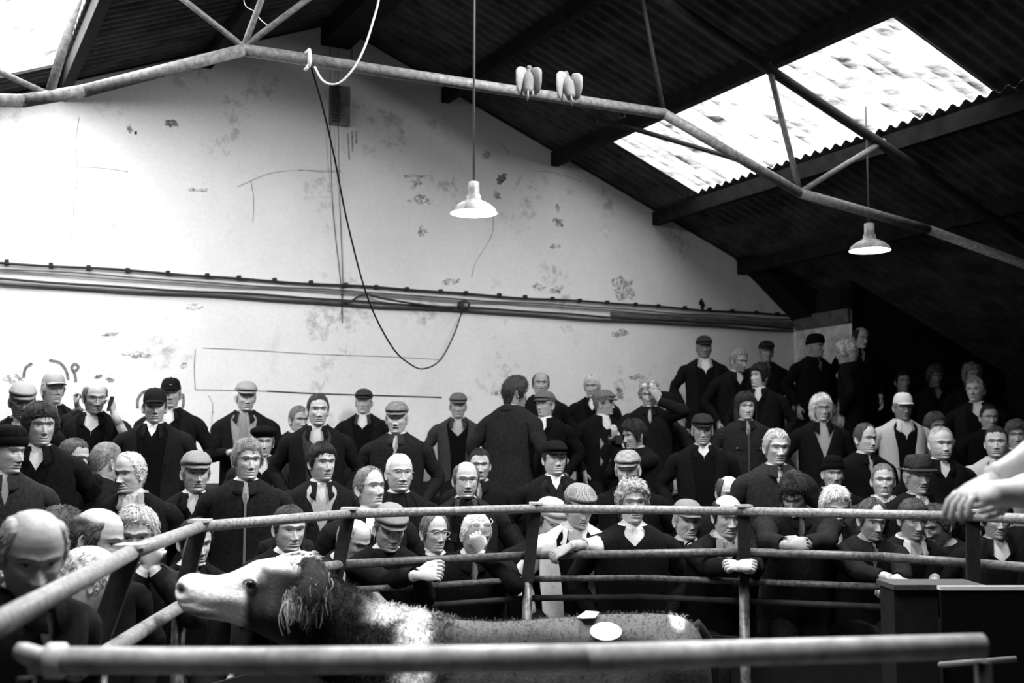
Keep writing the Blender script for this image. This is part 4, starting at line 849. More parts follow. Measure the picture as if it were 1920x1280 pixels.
    # ---- leaning on the ring
    person('dark-haired man in a hooded coat resting chin above the bullock', 543, 990, 80, 30, -6, hair_=('short', .04), jk=.018, style='closed', shirt=None, hood=True, skin=.5, age=.3, group='people leaning on the ring', R=(528, 1046, -.22, (.5, -.1, .15), (0, 0, -1), .5, (-.5, 0, -1)), lean=16)
    person('man with a bowed bald head behind the ring post', 664, 1012, 76, 50, -26, hair_=('sides', .3), jk=.03, shirt=.7, skin=.5, group='people leaning on the ring', L=(684, 1108, -.35, (.7, 0, -.6), (0, .8, -.3), .5), lean=20)
    person('man in a pale flat cap looking down, clasped hands over the rail', 731, 990, 78, 24, -17, hair_=('crew', .08), cap=('flat', .22), jk=.011, shirt=.02, style='closed', skin=.48, group='people leaning on the ring', R=(778, 1079, -.42, (1, -.1, .1), (0, .8, -.5), .7, (0, 0, -1)), L=(784, 1072, -.34, (.9, -.35, .3), (0, .8, -.5), .8, (.3, 0, -1)), lean=16)
    person('bespectacled man in shirt and tie behind the ring rail', 815, 998, 70, 28, -2, hair_=('receding', .1), glasses='thin', jk=.01, shirt=.75, tie=.015, skin=.5, group='people leaning on the ring', lean=10)
    person('white-haired man with spectacles pushed up, hand across his face', 893, 1002, 74, 18, -20, hair_=('receding', .65), glasses='up', jk=.013, shirt=None, style='closed', skin=.5, group='people leaning on the ring', L=(902, 1040, -.17, (-.25, -.1, .8), (0, 1, .1), 1.1, (.9, -.2, -.8)), lean=14)
    person('grinning man in a light cap leaning in beside the ring post', 1032, 976, 73, 28, -16, hair_=('short', .03), cap=('flat', .36), jk=.014, shirt=.5, smile=1., skin=.48, group='people leaning on the ring', lean=18)
    KEY['coat_man'] = person('young man in houndstooth cap and white coat, arm along the rail', 1086, 950, 73, 20, -14, hair_=('crew', .03), cap=('flat', (.12, .3, 110)), jk=.78, style='open', shirt=.6, sw=.008, vneck=.05, skin=.5, age=.1, group='people leaning on the ring', L=(1074, 1022, -.5, (-.75, -.2, -.35), (-.1, .5, -1), .75, (1, .2, -.35)), hem=-.9, sleeve_l=.6, body=-5, lean=12)
    person('curly grey-haired man in dark sweater facing the ring', 1186, 942, 74, 6, 0, hair_=('curly', .3), jk=.014, style='vpull', shirt=.75, skin=.52, group='people leaning on the ring', lean=10)
    person('old man in a grey flat cap resting one hand on the rail', 1288, 975, 66, 14, -4, hair_=('crew', .3), cap=('flat', .2), jk=.012, shirt=.55, style='half', skin=.48, age=1., group='people leaning on the ring', L=(1296, 1026, -.62, (.5, -.1, -.5), (0, .5, -1), .7, (-.3, 0, -1)), lean=10)
    person('bald-crowned man half hidden behind the balding man with clasped hands', 1367, 924, 62, 8, -10, hair_=('sides', .05), jk=.011, shirt=.02, style='closed', skin=.55)
    person('balding dark-haired man looking down with clasped hands below the rail', 1364, 966, 74, 8, -12, hair_=('fringelong', .012), jk=.012, shirt=.6, style='half', jcol=.3, skin=.52, group='people leaning on the ring', R=(1372, 1062, -.5, (.6, -.3, .1), (.3, .6, -.6), 1.0, (-.6, 0, -1)), L=(1400, 1066, -.48, (-.7, -.3, .2), (-.3, .6, -.6), 1.0, (.6, 0, -1)), lean=16)
    person('man in a heavy dark coat bowing his head over clasped hands', 1489, 927, 72, -24, -30, hair_=('thick', .015), jk=.022, style='closed', shirt=None, skin=.38, group='people leaning on the ring', R=(1472, 1022, -.6, (.8, -.2, .1), (.4, .6, -.3), 1.15, (-1, 0, -.7)), L=(1512, 1020, -.58, (-.8, -.2, .1), (-.4, .6, -.3), 1.1, (1, 0, -.7)), body=-4, bulk=1.16, lean=14)
    person('white-haired man with dark eyes looking over the top rail', 1565, 950, 70, 4, -16, hair_=('full', .55), jk=.012, shirt=.6, style='half', skin=.5, brow=.04, group='people leaning on the ring', lean=12)
    person('man with thinning hair looking down, hands hanging over the rail', 1636, 973, 70, 8, -14, hair_=('receding', .06), jk=.02, style='closed', shirt=None, skin=.5, stubble=.4, group='people leaning on the ring', R=(1664, 1082, -.45, (.7, -.2, -.2), (0, .5, -.9), .7, (-.4, 0, -1)), L=(1680, 1086, -.4, (-.5, -.2, -.3), (0, .5, -.9), .7, (.6, 0, -1)), lean=16, sleeve_l=.85)
    person('smiling dark-haired man with white piping at his neck', 1712, 972, 70, 6, -12, hair_=('short', .05), jk=.014, style='half', shirt=.55, smile=.7, skin=.42, group='people leaning on the ring', lean=12, jcol=.5)
    person('dark-haired man in profile, bare forearm on the rail at right', 1757, 984, 68, -62, -18, hair_=('full', .04), jk=.012, style='closed', shirt=None, skin=.4, group='people leaning on the ring', R=(1752, 1094, -.5, (-.8, -.2, -.35), (0, .4, -1), .6, (.5, 0, -.4)), body=-35, sleeve_l=.3, lean=16)
    person('man in open white collar behind the far right ring post', 1868, 972, 70, -4, -6, hair_=('full', .015), jk=.01, shirt=.55, style='open', skin=.36, group='people leaning on the ring')
    # ---- right block
    person('glum man in a dark flat cap with white collar points, right of centre', 1317, 806, 53, -4, -4, hair_=('short', .4), cap=('flat', .035), jk=.01, shirt=.6, sw=.006, vneck=.04, skin=.42, age=1.)
    person('long-haired woman in a waxed jacket facing the ring', 1398, 763, 47, 4, 0, hair_=('long', .02), jk=.03, style='closed', shirt=.35, pockets=1, zip=.06, jcol=.02, skin=.55, age=.1, brow=.05)
    person('dark-haired woman in profile to the left with chin raised', 1424, 706, 42, -58, 8, hair_=('thick', .012), jk=.011, shirt=.6, style='half', skin=.5, age=.1, body=-20)
    person('tall man in flat cap and open coat standing against the wall, right of centre', 1320, 652, 39, 0, 0, hair_=('crew', .2), cap=('flat', .05), jk=.012, jcol=.3, shirt=.6, sw=.006, vneck=.09, skin=.22)
    person('bearded grey-haired man next to the tall man in the open coat', 1386, 676, 40, 32, -12, hair_=('short', .2), jk=.012, style='half', shirt=.5, beard=.16, skin=.36, lean=8)
    person('man in a dark cap standing behind the dark-haired woman in profile', 1437, 660, 37, 4, 0, hair_=('crew', .2), cap=('flat', .04), jk=.011, style='closed', shirt=.2, skin=.28)
    person('man in black woolly hat and long coat, turned right by the wall corner', 1529, 649, 39, 48, -2, hair_=None, cap=('beanie', .006), jk=.007, style='closed', shirt=None, skin=.25, hem=-.84)
    person('woman with a pale bob and dark glasses in a dark jacket', 1539, 766, 46, 6, 0, hair_=('bob', .62), glasses='dark', jk=.013, style='half', shirt=None, skin=.5, age=.3)
    person('person with pale curly hair turned away at the wall corner', 1586, 661, 40.5, -118, -6, hair_=('curly', .45), jk=.007, style='closed', shirt=None, skin=.3, body=-120)
    person('man with a bald dome standing in shadow behind the curly-haired person', 1614, 633, 38.5, 20, -10, hair_=('sides', .02), jk=.006, style='closed', shirt=.3, skin=.4)
    person('grey-haired lined man in a fleece gilet, centre right', 1456, 838, 63, 8, -4, hair_=('short', .38), jk=.03, style='closed', shirt=.5, zip=.05, skin=.5, age=1.)
    person('man in a black woolly hat and scarf-necked coat, gaunt and moustached', 1562, 887, 54, 0, -2, hair_=None, cap=('beanie', .006), jk=.011, style='half', jcol=.4, shirt=None, sw=.008, vneck=0, skin=.42, tash=.08, age=1.)
    person('dark-haired man in shadow above the white baseball cap', 1693, 715, 38, 0, 0, hair_=('short', .012), jk=.01, style='closed', shirt=None, skin=.4)
    person('man in a white baseball cap and pale-panelled jacket', 1693, 763, 47, 4, -4, hair_=('crew', .2), cap=('baseball', .6), jk=.45, jcol=.5, style='open', shirt=.6, sw=.006, vneck=.09, skin=.24)
    person('long-haired person in deep shadow at right', 1754, 706, 38, 0, -4, hair_=('thick', .04), jk=.012, style='half', shirt=.15, skin=.15)
    person('fair man in open white collar looking left, far right', 1829, 731, 44, -38, 0, hair_=('short', .2), jk=.011, shirt=.65, style='open', skin=.5)
    person('curly-haired head just behind the fair man looking left', 1823, 704, 40, 0, 0, hair_=('curly', .12), jk=.008, style='closed', shirt=None, skin=.25)
    person('dark-haired man half hidden behind the young man in pale jacket', 1855, 782, 45, -4, -4, hair_=('crew', .012), jk=.009, style='closed', shirt=None, skin=.4)
    person('young dark-haired man in a pale jacket at the right edge', 1868, 829, 56, -22, 0, hair_=('crew', .02), jk=.4, style='half', shirt=None, sw=.008, vneck=.06, skin=.48, age=.1, fat=.5)
    person('smiling man with short dark hair left of the white baseball cap', 1623, 822, 53, 24, -2, hair_=('receding', .06), jk=.009, style='closed', shirt=None, skin=.5, smile=.4)
    person('heavy fair-bearded man with open checked collar at right', 1764, 831, 57, 4, -3, hair_=('receding', .3), jk=.009, shirt=.5, style='half', beard=.28, skin=.52, fat=1.)
    person('short-haired man in a pale-shouldered coat with zipped collar, right', 1656, 900, 59, -10, 0, hair_=('crew', .16), jk=.06, style='half', jcol=.3, shirt=.6, skin=.5)
    person('old man in a dark trilby hat with open collar', 1721, 892, 65, 8, -2, hair_=('short', .55), cap=('trilby', .05), jk=.01, shirt=.65, sw=.008, vneck=.06, skin=.48, open=.3, age=1.)
    person('fringed young person at the right edge beside the pale jacket', 1906, 816, 50, -18, -2, hair_=('thick', .05), jk=.03, style='half', shirt=.5, skin=.38, age=.1)
    person('dark-haired head showing behind the fair-bearded man', 1754, 800, 47, 10, 0, hair_=('full', .05), jk=.01, style='closed', shirt=None, skin=.25)
    # ---- left foreground by the ring
    person('big bald man in the left foreground looking down, out of focus', 62, 1036, 158, 34, -22, hair_=('sides', .3), jk=.02, style='closed', shirt=None, skin=.42, group='people at left of the ring', body=60, stubble=.4, lean=14)
    person('dark-haired head behind the big bald man in the left foreground', 112, 1006, 96, 100, -10, hair_=('full', .05), jk=.012, style='closed', shirt=None, skin=.35, group='people at left of the ring')
    person('balding man with dark side hair in profile at left of the ring', 182, 1010, 112, 84, -14, hair_=('fringelong', .07), jk=.014, style='closed', shirt=None, skin=.55, group='people at left of the ring')
    person('white-haired man with fists pressed to his mouth by the left rail', 256, 1004, 100, 12, -6, hair_=('full', .4), jk=.03, style='closed', shirt=None, skin=.55, age=.9, group='people at left of the ring', R=(268, 1072, -.22, (.5, -.1, .8), (.3, .8, .2), 1.3, (-.5, 0, -1)), L=(290, 1070, -.22, (-.4, -.1, .8), (-.3, .8, .2), 1.3, (.8, 0, -1)), body=12, lean=10)
    person('bald man seen from behind the left rail, pale crown towards us', 166, 1086, 122, 128, -24, hair_=('sides', .5), jk=.012, style='closed', shirt=None, skin=.6, group='people at left of the ring', body=110)
    person('young dark-haired man behind the left ring post', 366, 1016, 82, 38, -8, hair_=('short', .015), jk=.012, style='open', shirt=.7, collar=False, skin=.5, age=.1, group='people at left of the ring')
    person('person cropped by the left picture edge, pale collar showing', -32, 1120, 150, 70, -10, hair_=('short', .3), jk=.3, style='closed', shirt=None, skin=.45, group='people at left of the ring')
crowd(); relax(); crowd()
phone_man, argyle, photog, coat_man = [KEY[k] for k in ('phone_man', 'argyle', 'photog', 'coat_man')]
# ---- things held
ph = empty('mobile_phone', at(206, 755, phone_man.d-.1)); tag(ph, 'dark mobile phone held to the balding man\'s ear', 'phone')
c = at(207, 757, phone_man.d-.12); m = MB(); m.box((-.01, -.022, -.055), (.01, .022, .055), lambda a, b, e: c+A3(a*.9+e*.25, b, e)); m.build('phone_body', plain(.02, .3, .5), ph, smooth=False)
cmx = empty('camera', at(1158, 826, photog.d-.22)); tag(cmx, 'small black camera held by the crouching photographer', 'camera')
c = at(1160, 824, photog.d-.22); m = MB(); m.box((-.03, -.055, -.038), (.03, .055, .038), lambda a, b, e: c+A3(a, b, e)); m.build('camera_body', BLACK, cmx, smooth=False)
m = MB(); m.tube([c+A3(-.03, -.01, 0), c+A3(-.07, -.015, 0), c+A3(-.09, -.02, 0)], [.028, .03, .03], 16); m.build('lens', plain(.02, .25, .6), cmx)
# diamonds on the patterned sweater
Yv = argyle.Y
for uu, aa in ((-.22, -.05), (-.4, -.05), (-.22, .08), (-.4, .08)):
    ax_, ay_ = torsec(uu); q = MB(); q.add([Yv(aa+i, math.sqrt(max(1-((aa+i)/ax_)**2, .1))*ay_+.012, uu+j) for i, j in ((0, .055), (.035, 0), (0, -.055), (-.035, 0))], [(0, 1, 2, 3)])
    sw_ = [ch_ for ch_ in argyle.o.children if ch_.name.startswith('sweater')][0]; q.build('diamond', plain(.25, .9, .1, noise=90., var=.6), sw_, smooth=False)

# ---- man with bare forearm reaching in from the right edge
def reach():
    tone = .36; d = 2.75; foot = A3(*at(2090, 900, d+.1)[:2], 0); m = MB()
    wr = at(1872, 892, d); el = at(1985, 828, d+.05); sh = at(2075, 760, d+.18)
    hd = unit(at(1838, 902, d-.01)-wr)+A3(0, 0, -.25); hand(m, wr+unit(hd)*.015, hd, A3(.25, .25, -1), -1, [.5, .55, .6, .65], tone, .92, .35, .8)
    m.tube(spline([wr+A3(-.015, 0, -.002), wr+(el-wr)*.25, wr+(el-wr)*.65, el, (el+sh)/2], 14), [.027, .027, .028, .03, .033, .036, .04, .043, .045, .045, .046, .048, .05, .052], 16, c=tone)
    w2 = at(1876, 930, d-.04); e2 = at(2010, 930, d+.1)
    hand(m, w2+A3(.02, .03, 0), A3(.15, 1, -.25), A3(-1, 0, -.3), 1, .9, tone, .85)
    m.tube([w2, (w2+e2)/2, e2], [.024, .03, .04], 12, c=tone)
    hc = at(2120, 640, d+.25); r, f, u = A3(.35, .9, 0), A3(-.93, .35, 0), ZV; Mx = np.stack([-r, f, u]); X = lambda q: hc+np.asarray(q) @ Mx
    G, c = face(dict(skin=.5), 77); m.grid(X(G), cv=True, c=c); ears(m, X, .5)
    o = m.build('person', SKIN, None, foot); tag(o, 'auctioneer reaching in from the right edge, bare forearm and white sleeve', 'person', 'people around the ring')
    q = MB(); S = hc-ZV*.2
    def sec(z, rx, ry): return [S+A3(rx*math.sin(a)*.5-ry*math.cos(a)*.9, rx*math.sin(a)*.85+ry*math.cos(a)*.4, z) for a in np.arange(20)/20*2*np.pi]
    q.grid(np.array([sec(z, rx, ry) for z, rx, ry in ((.05, .07, .07), (0, .15, .09), (-.06, .2, .11), (-.3, .2, .12), (-.6, .2, .12))]), cv=True, capu=True)
    q.tube(spline([sh, (sh+el)/2], 6), .06, 14); a = at(1852, 925, d-.12); b_ = at(1990, 925, d)
    q.tube(spline([a, (a*2+b_)/3, b_, S+A3(.1, -.05, -.3)], 14), np.interp(np.linspace(0, 1, 14), [0, .3, 1], [.026, .031, .06]), 16, flat=1.0)
    q.build('shirt', cloth(.72), o); hair(dict(), X, 'short', .1, 5).build('hair', HAIRM, o)
    q = MB()
    for s in (-1, 1):
        h = S+A3(s*.05, s*.08, -.58); q.tube([h, A3(h[0], h[1], .5), A3(h[0], h[1], .03)], [.1, .08, .06], 12)
    q.build('trousers', cloth(.012), o)
reach()

# ---- concrete terraces under the crowd
def inside(x, y):
    p = A3(x, y, 0)-AF; s, r = p @ TV, p @ NV; return np.clip(s, -EAV+.02, EAV-.02), np.clip(r, .02, LEN)
def rmax(th):
    dx, dy = math.sin(th), math.cos(th); t = 20.
    for nn, p0 in ((NV, B(0, .02, 0)), (TV, B(EAV-.04, 0, 0)), (-TV, B(-EAV+.02, 0, 0)), (-NV, B(0, LEN-.1, 0))):
        dn = np.dot(A3(dx, dy, 0), -nn if nn is not TV and nn is not NV else nn)
        den = np.dot(A3(dx, dy, 0), nn)
        k = np.dot(p0-CW, nn)/den if abs(den) > 1e-6 else -1
        if k > .01: t = min(t, k)
    return t
ST = [(2.75, 0.)]+[s for s in STEPS]
th = np.radians(np.linspace(-118, 108, 90))
for i, (r0, h) in enumerate(STEPS):
    m = MB(); r1 = STEPS[i+1][0] if i+1 < len(STEPS) else 30.
    rows = []
    for t in th:
        q = rmax(t); a, b_ = min(r0, q-.01), min(r1, q)
        P = lambda r, z: A3(CW[0]+r*math.sin(t), CW[1]+r*math.cos(t), z)
        rows.append([P(a, 0), P(a, h), P(b_, h), P(b_, 0)])
    m.grid(np.array(rows), capu=True); tag(m.build('floor_step', CONC, smooth=False), 'curved concrete terrace step under the crowd', 'terrace', kind='structure', group='terrace steps')
#COW#
# ------------------------------------------------------------------ the bullock
DC = 4.35
def cp_(px, py, dy=0.): return at(px, py, DC)+A3(0, dy, 0)
def build_cow():
    foot = A3(*at(900, 1200, DC)[:2], 0)
    # stations: px, top, bottom, half width, roundness of the top
    st = [(334, 1094, 1118, .04), (337, 1086, 1130, .06), (345, 1078, 1142, .08), (360, 1074, 1151, .088), (380, 1077, 1158, .084), (405, 1079, 1161, .08), (430, 1074, 1166, .086), (455, 1063, 1174, .098), (478, 1051, 1182, .11), (505, 1046, 1196, .118), (535, 1043, 1209, .122),
          (562, 1040, 1222, .12), (582, 1052, 1236, .118), (605, 1074, 1255, .12), (640, 1094, 1290, .125), (680, 1112, 1345, .14), (720, 1134, 1410, .165), (760, 1144, 1460, .19), (805, 1150, 1490, .22), (860, 1163, 1500, .25), (930, 1167, 1500, .27), (1010, 1162, 1502, .285),
          (1090, 1156, 1495, .28), (1150, 1151, 1480, .265), (1205, 1152, 1462, .255), (1250, 1152, 1450, .24), (1280, 1158, 1440, .225), (1303, 1172, 1425, .2), (1318, 1196, 1400, .165), (1327, 1235, 1370, .12), (1330, 1280, 1330, .05)]
    S0 = np.array(st, float); xs = np.concatenate([np.arange(334, 620, 3.), np.arange(620, 1331, 6.)])
    def ip(k):
        f = np.interp(xs, S0[:, 0], S0[:, k]); ker = np.ones(3)/3; pd = np.pad(f, 1, 'edge'); return np.convolve(pd, ker, 'valid') if k != 99 else f
    top, bot, hw = ip(1), ip(2), ip(3); NA = 72; a = np.arange(NA)/NA*2*np.pi; m = MB(); G = np.zeros((len(xs), NA, 3)); PX_ = np.zeros((len(xs), NA)); PY_ = np.zeros((len(xs), NA))
    for i, x in enumerate(xs):
        cy = (top[i]+bot[i])/2; hh = (bot[i]-top[i])/2
        ex = .8 if x < 640 else .9
        c, s = np.cos(a), np.sin(a)          # c: up, s: away from the camera
        up = np.sign(c)*np.abs(c)**ex; sd = np.sign(s)*np.abs(s)**(.85)
        w = hw[i]*(1-(.25 if 420 < x < 580 else .1)*np.clip(-c, 0, 1)**1.5)
        if x > 700: w = hw[i]*(1-.3*np.clip(c, 0, 1)**2)
        py = cy-hh*up; p = np.array([cp_(x, y) for y in py]); p[:, 1] += sd*w
        p[:, 0] *= 1+sd*w/DC*.0; G[i] = p; PX_[i] = x; PY_[i] = py
    near = np.clip(-np.sin(a), 0, 1)[None, :]**.7
    def push(px, py, sx, sy, amt):
        G[..., 1] -= amt*near*g1(PX_-px, sx)*g1(PY_-py, sy)
    push(483, 1087, 12, 9, .022); push(483, 1102, 14, 6, -.012); push(478, 1068, 16, 8, .012); push(470, 1092, 6, 8, -.006)       # eye bulge, socket, brow
    push(347, 1102, 8, 7, -.04); push(358, 1096, 9, 8, .012); push(360, 1124, 20, 3, -.012); push(395, 1132, 18, 3, -.008)            # nostril, mouth line
    push(520, 1150, 28, 26, .03); push(440, 1118, 30, 10, .012); push(430, 1140, 22, 10, -.012); push(545, 1185, 16, 20, -.02)       # cheek, jaw
    push(820, 1290, 60, 90, .03); push(1240, 1215, 40, 28, .03); push(1150, 1230, 40, 25, -.03); push(1000, 1215, 90, 25, -.01)
    n1, n2, n3 = SN(3, 40), SN(4, 90), SN(8, 14); rough = np.clip((PX_-560)/60, 0, 1)*np.where(PX_ < 840, 1., .45)
    G[..., 2] += .004*n1(G)*rough+.003*n2(G)*rough; G[..., 1] += .01*n1(G)*rough+.006*n2(G)*rough
    def tone(px, py, P):
        wob = 9*n3(P)+4*n1(P); x, y = px+wob, py+wob*.7
        t = np.full(px.shape, .01)+.006*n2(P)*(px > 560)+.012*sig(px-820, 10)
        face = sig(478-x+.15*(1090-y), 3.); blaze = sig(1062-(y-.0*x), 3)*sig(578-x, 3.)
        white = np.maximum(face, blaze); white = np.maximum(white, sig(1-(((x-483)/28)**2+((y-1080)/22)**2), .15))
        patch = sig(1-(((x-512)/36)**2+((y-1128)/64)**2), .2)
        t = np.where(px < 640, t*(1-white)+.82*white, t)
        cheek = .032+.015*n1(P); t = np.where(px < 640, t*(1-patch*(1-blaze)*sig(x-470, 3))+cheek*patch*(1-blaze)*sig(x-470, 3), t)
        low = sig(y-(1150+.2*(x-340)), 7)*sig(560-x, 4); t = t*(1-.8*low)+.1*.8*low  # shade under muzzle and jaw painted into the coat
        t = t*(1-.95*g1(px-347, 7)*g1(py-1102, 7)); t = t*(1-.8*g1(px-376-.5*(py-1143), 30)*g1(py-1147-.1*(px-376), 5)*(px < 460))
        wi = sig(x-757-.0*y, 4)*sig(812-x, 4); wi = np.maximum(wi, sig(1158-y, 2)*sig(x-700, 6)*sig(868-x, 5)*.9); wi = np.maximum(wi, sig(x-748, 5)*sig(800-x, 5)*sig(y-1230, 9)); t = t*(1-wi)+.8*wi
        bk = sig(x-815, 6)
        ridge = sig(1178+.02*(x-1000)-y, 5)*bk; t = t*(1-ridge)+.1*ridge  # paler top line of the back: overhead light painted into the coat
        hip = sig(1-(((x-1265)/48)**2+((y-1185)/45)**2), .2); t = t*(1-hip)+.085*hip
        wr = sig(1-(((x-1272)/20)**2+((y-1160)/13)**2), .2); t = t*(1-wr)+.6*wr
        return np.clip(t, .006, .88)
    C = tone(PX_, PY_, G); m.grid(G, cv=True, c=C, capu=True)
    # legs to the floor
    for px, dy, hind in ((800, -.1, 0), (775, .12, 0), (1240, -.1, 1), (1262, .12, 1)):
        t0 = cp_(px, 1400, dy); sgn = 1
        if not hind: P = [t0+A3(0, 0, .12), t0, A3(t0[0]-.01, t0[1], .42), A3(t0[0], t0[1], .36), A3(t0[0]+.01, t0[1], .12), A3(t0[0]-.01, t0[1], .06), A3(t0[0]-.03, t0[1], .0)]; R_ = [.12, .1, .06, .055, .042, .05, .055]
        else: P = [t0+A3(-.05, 0, .2), t0+A3(-.06, 0, 0), A3(t0[0]+.08, t0[1], .5), A3(t0[0]+.1, t0[1], .44), A3(t0[0]+.06, t0[1], .12), A3(t0[0]+.04, t0[1], .06), A3(t0[0]+.02, t0[1], .0)]; R_ = [.16, .14, .065, .055, .042, .05, .055]
        m.tube(P, R_, 14, c=.75 if not hind else .04)
    t0 = cp_(1326, 1230, 0); m.tube(spline([cp_(1300, 1172, 0), cp_(1322, 1195, 0), t0+A3(.02, 0, 0), t0+A3(.03, 0, -.3), t0+A3(.02, 0, -.6)], 16), np.interp(np.linspace(0, 1, 16), [0, .3, .8, 1], [.03, .02, .016, .035]), 10, c=.012)
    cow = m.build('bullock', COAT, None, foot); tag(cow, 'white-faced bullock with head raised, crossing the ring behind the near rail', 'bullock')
    def near_surface(px, py): i = int(np.argmin(np.abs(xs-px))); k = np.where(np.sin(a) <= .02)[0]; j = k[np.argmin(np.abs(PY_[i, k]-py))]; return G[i, j]
    # eye
    e0 = near_surface(485, 1089); q = MB(); ball(q, e0+A3(0, .004, 0), .0165, c=.01, sc=(1.15, .7, .85)); q.build('eye', plain(.008, .1, .6), cow)
    q = MB(); P = [e0+A3(.022*math.cos(t), -.011-.006*math.sin(t), .018*math.sin(t)+.004) for t in np.linspace(.1, 3.3, 12)]; q.tube(P, np.interp(np.linspace(0, 1, 12), [0, .5, 1], [.004, .009, .003]), 8, c=.75); q.build('eyelid', COAT, cow)
    # ear with tufts
    base = near_surface(578, 1066)+A3(.01, -.005, 0); g = np.random.default_rng(5)
    P = spline([base, cp_(590, 1060, -.17), cp_(604, 1074, -.22), cp_(606, 1100, -.25), cp_(598, 1128, -.26)], 18); wd = np.interp(np.linspace(0, 1, 18), [0, .2, .5, .8, 1], [.022, .045, .062, .045, .008]); G2 = []
    for i, p in enumerate(P):
        t = unit(P[min(i+1, 17)]-P[max(i-1, 0)]); sdv = unit(np.cross(t, A3(0, 1, 0))); nn_ = np.cross(sdv, t)
        G2.append([p+sdv*wd[i]*math.cos(v)+nn_*wd[i]*.28*math.sin(v)+nn_*.35*wd[i]*math.cos(v)**2 for v in np.arange(16)/16*2*np.pi])
    q = MB(); q.grid(np.array(G2), cv=True, c=.03, capu=True); ear = q.build('ear', COAT, cow)
    def strands(q, roots, dirs, L, w, tones, sag=.3, seg=4):
        for p, d, l, t in zip(roots, dirs, L, tones):
            p = np.asarray(p); d = unit(d); sdv = unit(np.cross(d, g.normal(size=3))); rows = []
            for k in range(seg):
                f = k/(seg-1); c_ = p+d*l*f+A3(0, 0, -sag*l*f*f)+sdv*l*.22*math.sin(f*3); ww = w*(1-f*.85); rows.append([c_-sdv*ww, c_+np.cross(d, sdv)*ww, c_+sdv*ww])
            q.grid(np.array(rows), cv=True, c=float(np.clip(t, .01, .9)))
    q = MB(); n = 240; ks = g.integers(1, 17, n); ro = [np.array(G2)[k, g.integers(0, 16)] for k in ks]; dr = [unit(P[min(k+1, 17)]-P[k-1])+g.normal(0, .35, 3)+A3(0, -.2, -.5) for k in ks]
    strands(q, ro, dr, g.uniform(.03, .075, n), .0022, np.where(g.random(n) < .3, .45, .04)*g.uniform(.5, 1.3, n)); q.build('ear_hair', COAT, ear)
    q = MB(); ro = [cp_(g.uniform(550, 572), g.uniform(1088, 1112), -.14-g.uniform(0, .05)) for _ in range(50)]; strands(q, ro, [A3(.25, -.2, -1)+g.normal(0, .2, 3) for _ in ro], g.uniform(.04, .09, 50), .0018, g.uniform(.05, .5, 50), .3, 5)
    ro = [cp_(g.uniform(555, 566), g.uniform(1108, 1120), -.19) for _ in range(24)]; strands(q, ro, [A3(.05, -.1, -1)+g.normal(0, .05, 3) for _ in ro], g.uniform(.06, .11, 24), .002, g.uniform(.4, .7, 24), .1, 5); q.build('ear_tuft', COAT, ear)
    # poll tuft
    q = MB(); ro = [cp_(g.uniform(545, 582), g.uniform(1042, 1056), g.uniform(-.09, .1)) for _ in range(160)]; strands(q, ro, [A3(.7, -.1, .1)+g.normal(0, .3, 3) for _ in ro], g.uniform(.02, .05, 160), .0025, np.where(g.random(160) < .6, .8, .06)); q.build('forelock', COAT, cow)
    # curly coat as locks over neck, withers and back
    nearj = np.where(np.sin(a) < .35)[0]
    def curls(name, x0, x1, n, l0, l1, w, up):
        q = MB(); ro, dr, tn = [], [], []
        ii = np.where((xs >= x0) & (xs <= x1))[0]
        while len(ro) < n:
            i, j = g.choice(ii), g.choice(nearj); p = G[i, j]
            if PY_[i, j] > 1300: continue
            f = A3(g.uniform(-.012, .012), 0, g.uniform(-.012, .012)); nrm = unit(A3(0, -max(.05, -math.sin(a[j])+.1), math.cos(a[j])))
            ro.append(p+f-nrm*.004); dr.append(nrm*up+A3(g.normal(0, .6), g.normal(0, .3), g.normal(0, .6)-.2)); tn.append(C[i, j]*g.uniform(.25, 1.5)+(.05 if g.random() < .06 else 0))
        strands(q, ro, dr, g.uniform(l0, l1, n), w, np.array(tn), .2, 4); o = q.build(name, COAT, cow); o['kind'] = 'stuff'
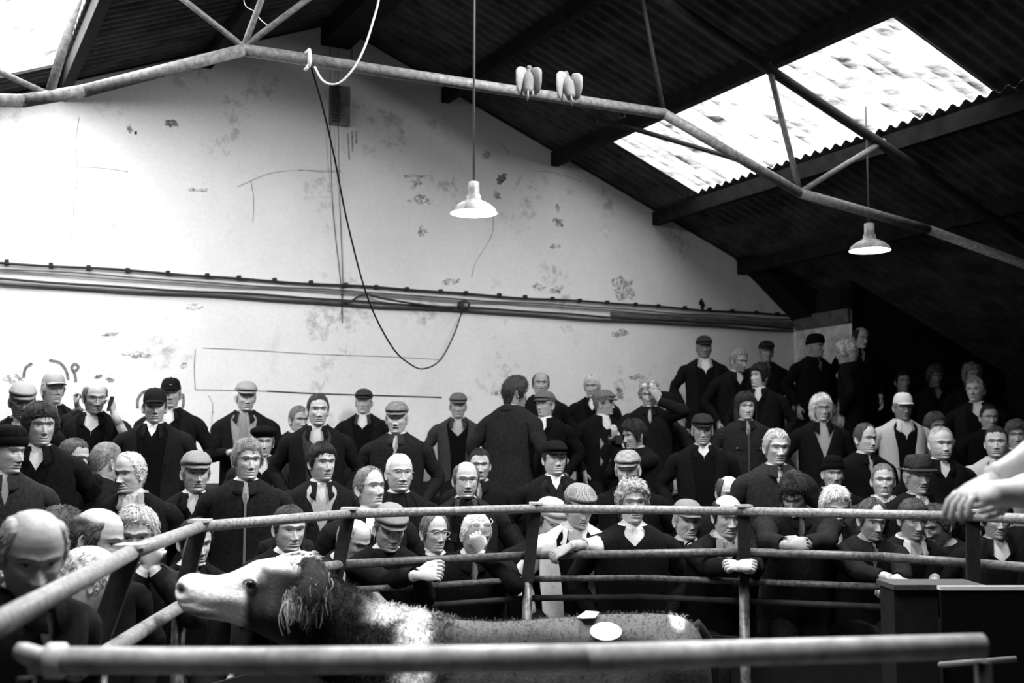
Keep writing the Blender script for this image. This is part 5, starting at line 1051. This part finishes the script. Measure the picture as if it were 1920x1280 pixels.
    curls('neck_curls', 585, 765, 5200, .016, .036, .0014, .7); curls('withers_curls', 752, 850, 2600, .014, .03, .0015, .7); curls('back_hair', 840, 1300, 4200, .008, .018, .0013, .6)
    # sale number sticker on the rump and a scrap of paper on the back
    i = int(np.argmin(np.abs(xs-1133))); 
    def srf(px, py, off=.012): p = near_surface(px, py); c0, c1 = near_surface(px, py-6), near_surface(px, py+6); nn_ = unit(np.cross(A3(1, 0, 0), unit(c0-c1))); nn_ = nn_ if nn_[1] < 0 else -nn_; return p, nn_
    p0, n0 = srf(1133, 1181); q = MB(); ru = unit(A3(1, 0, 0)-n0*n0[0]); vu = np.cross(n0, ru); vu = vu if vu[2] > 0 else -vu
    v0 = abs(np.dot(vu, ZV))+.0
    k = DC/2250; RX, RY = 28*k, 13.5*k/max(v0, .35); th_ = np.arange(32)/32*2*np.pi
    top_ = [p0+n0*.022+ru*RX*math.cos(t)+vu*RY*math.sin(t) for t in th_]; bt_ = [v-n0*.003 for v in top_]
    q.add(top_+bt_, [tuple(range(32)), tuple(range(63, 31, -1))]+[(i_, i_+32, (i_+1) % 32+32, (i_+1) % 32) for i_ in range(32)]); lab = q.build('sale_sticker', PAPER, cow, smooth=False)
    q = MB()
    for ch_, dx in (('1', -.34), ('1', -.02), ('1', .12), ('1', .3), ('1', .42)):
        c0 = p0+n0*.0225+ru*RX*dx; q.add([c0+ru*RX*i_*.025+vu*RY*j_*.32 for i_ in (-1, 1) for j_ in (-1, 1)], [(0, 1, 3, 2)])
    q.build('faint_number', plain(.6, .8, .1), lab, smooth=False)
    q = MB(); pp = [cp_(1082, 1158, -.02), cp_(1090, 1154, -.1), cp_(1112, 1153, -.1), cp_(1122, 1148, -.03), cp_(1100, 1150, 0.03)]; pp = [v+A3(0, 0, .006) for v in pp]
    q.add(pp+[v+A3(0, 0, -.003) for v in pp], [tuple(range(5)), tuple(range(9, 4, -1))]+[(i_, i_+5, (i_+1) % 5+5, (i_+1) % 5) for i_ in range(5)])
    pa = q.build('paper_scrap', PAPER, None, pp[0], smooth=False); tag(pa, 'torn white paper scrap lying on the bullock\'s back', 'paper')
build_cow()
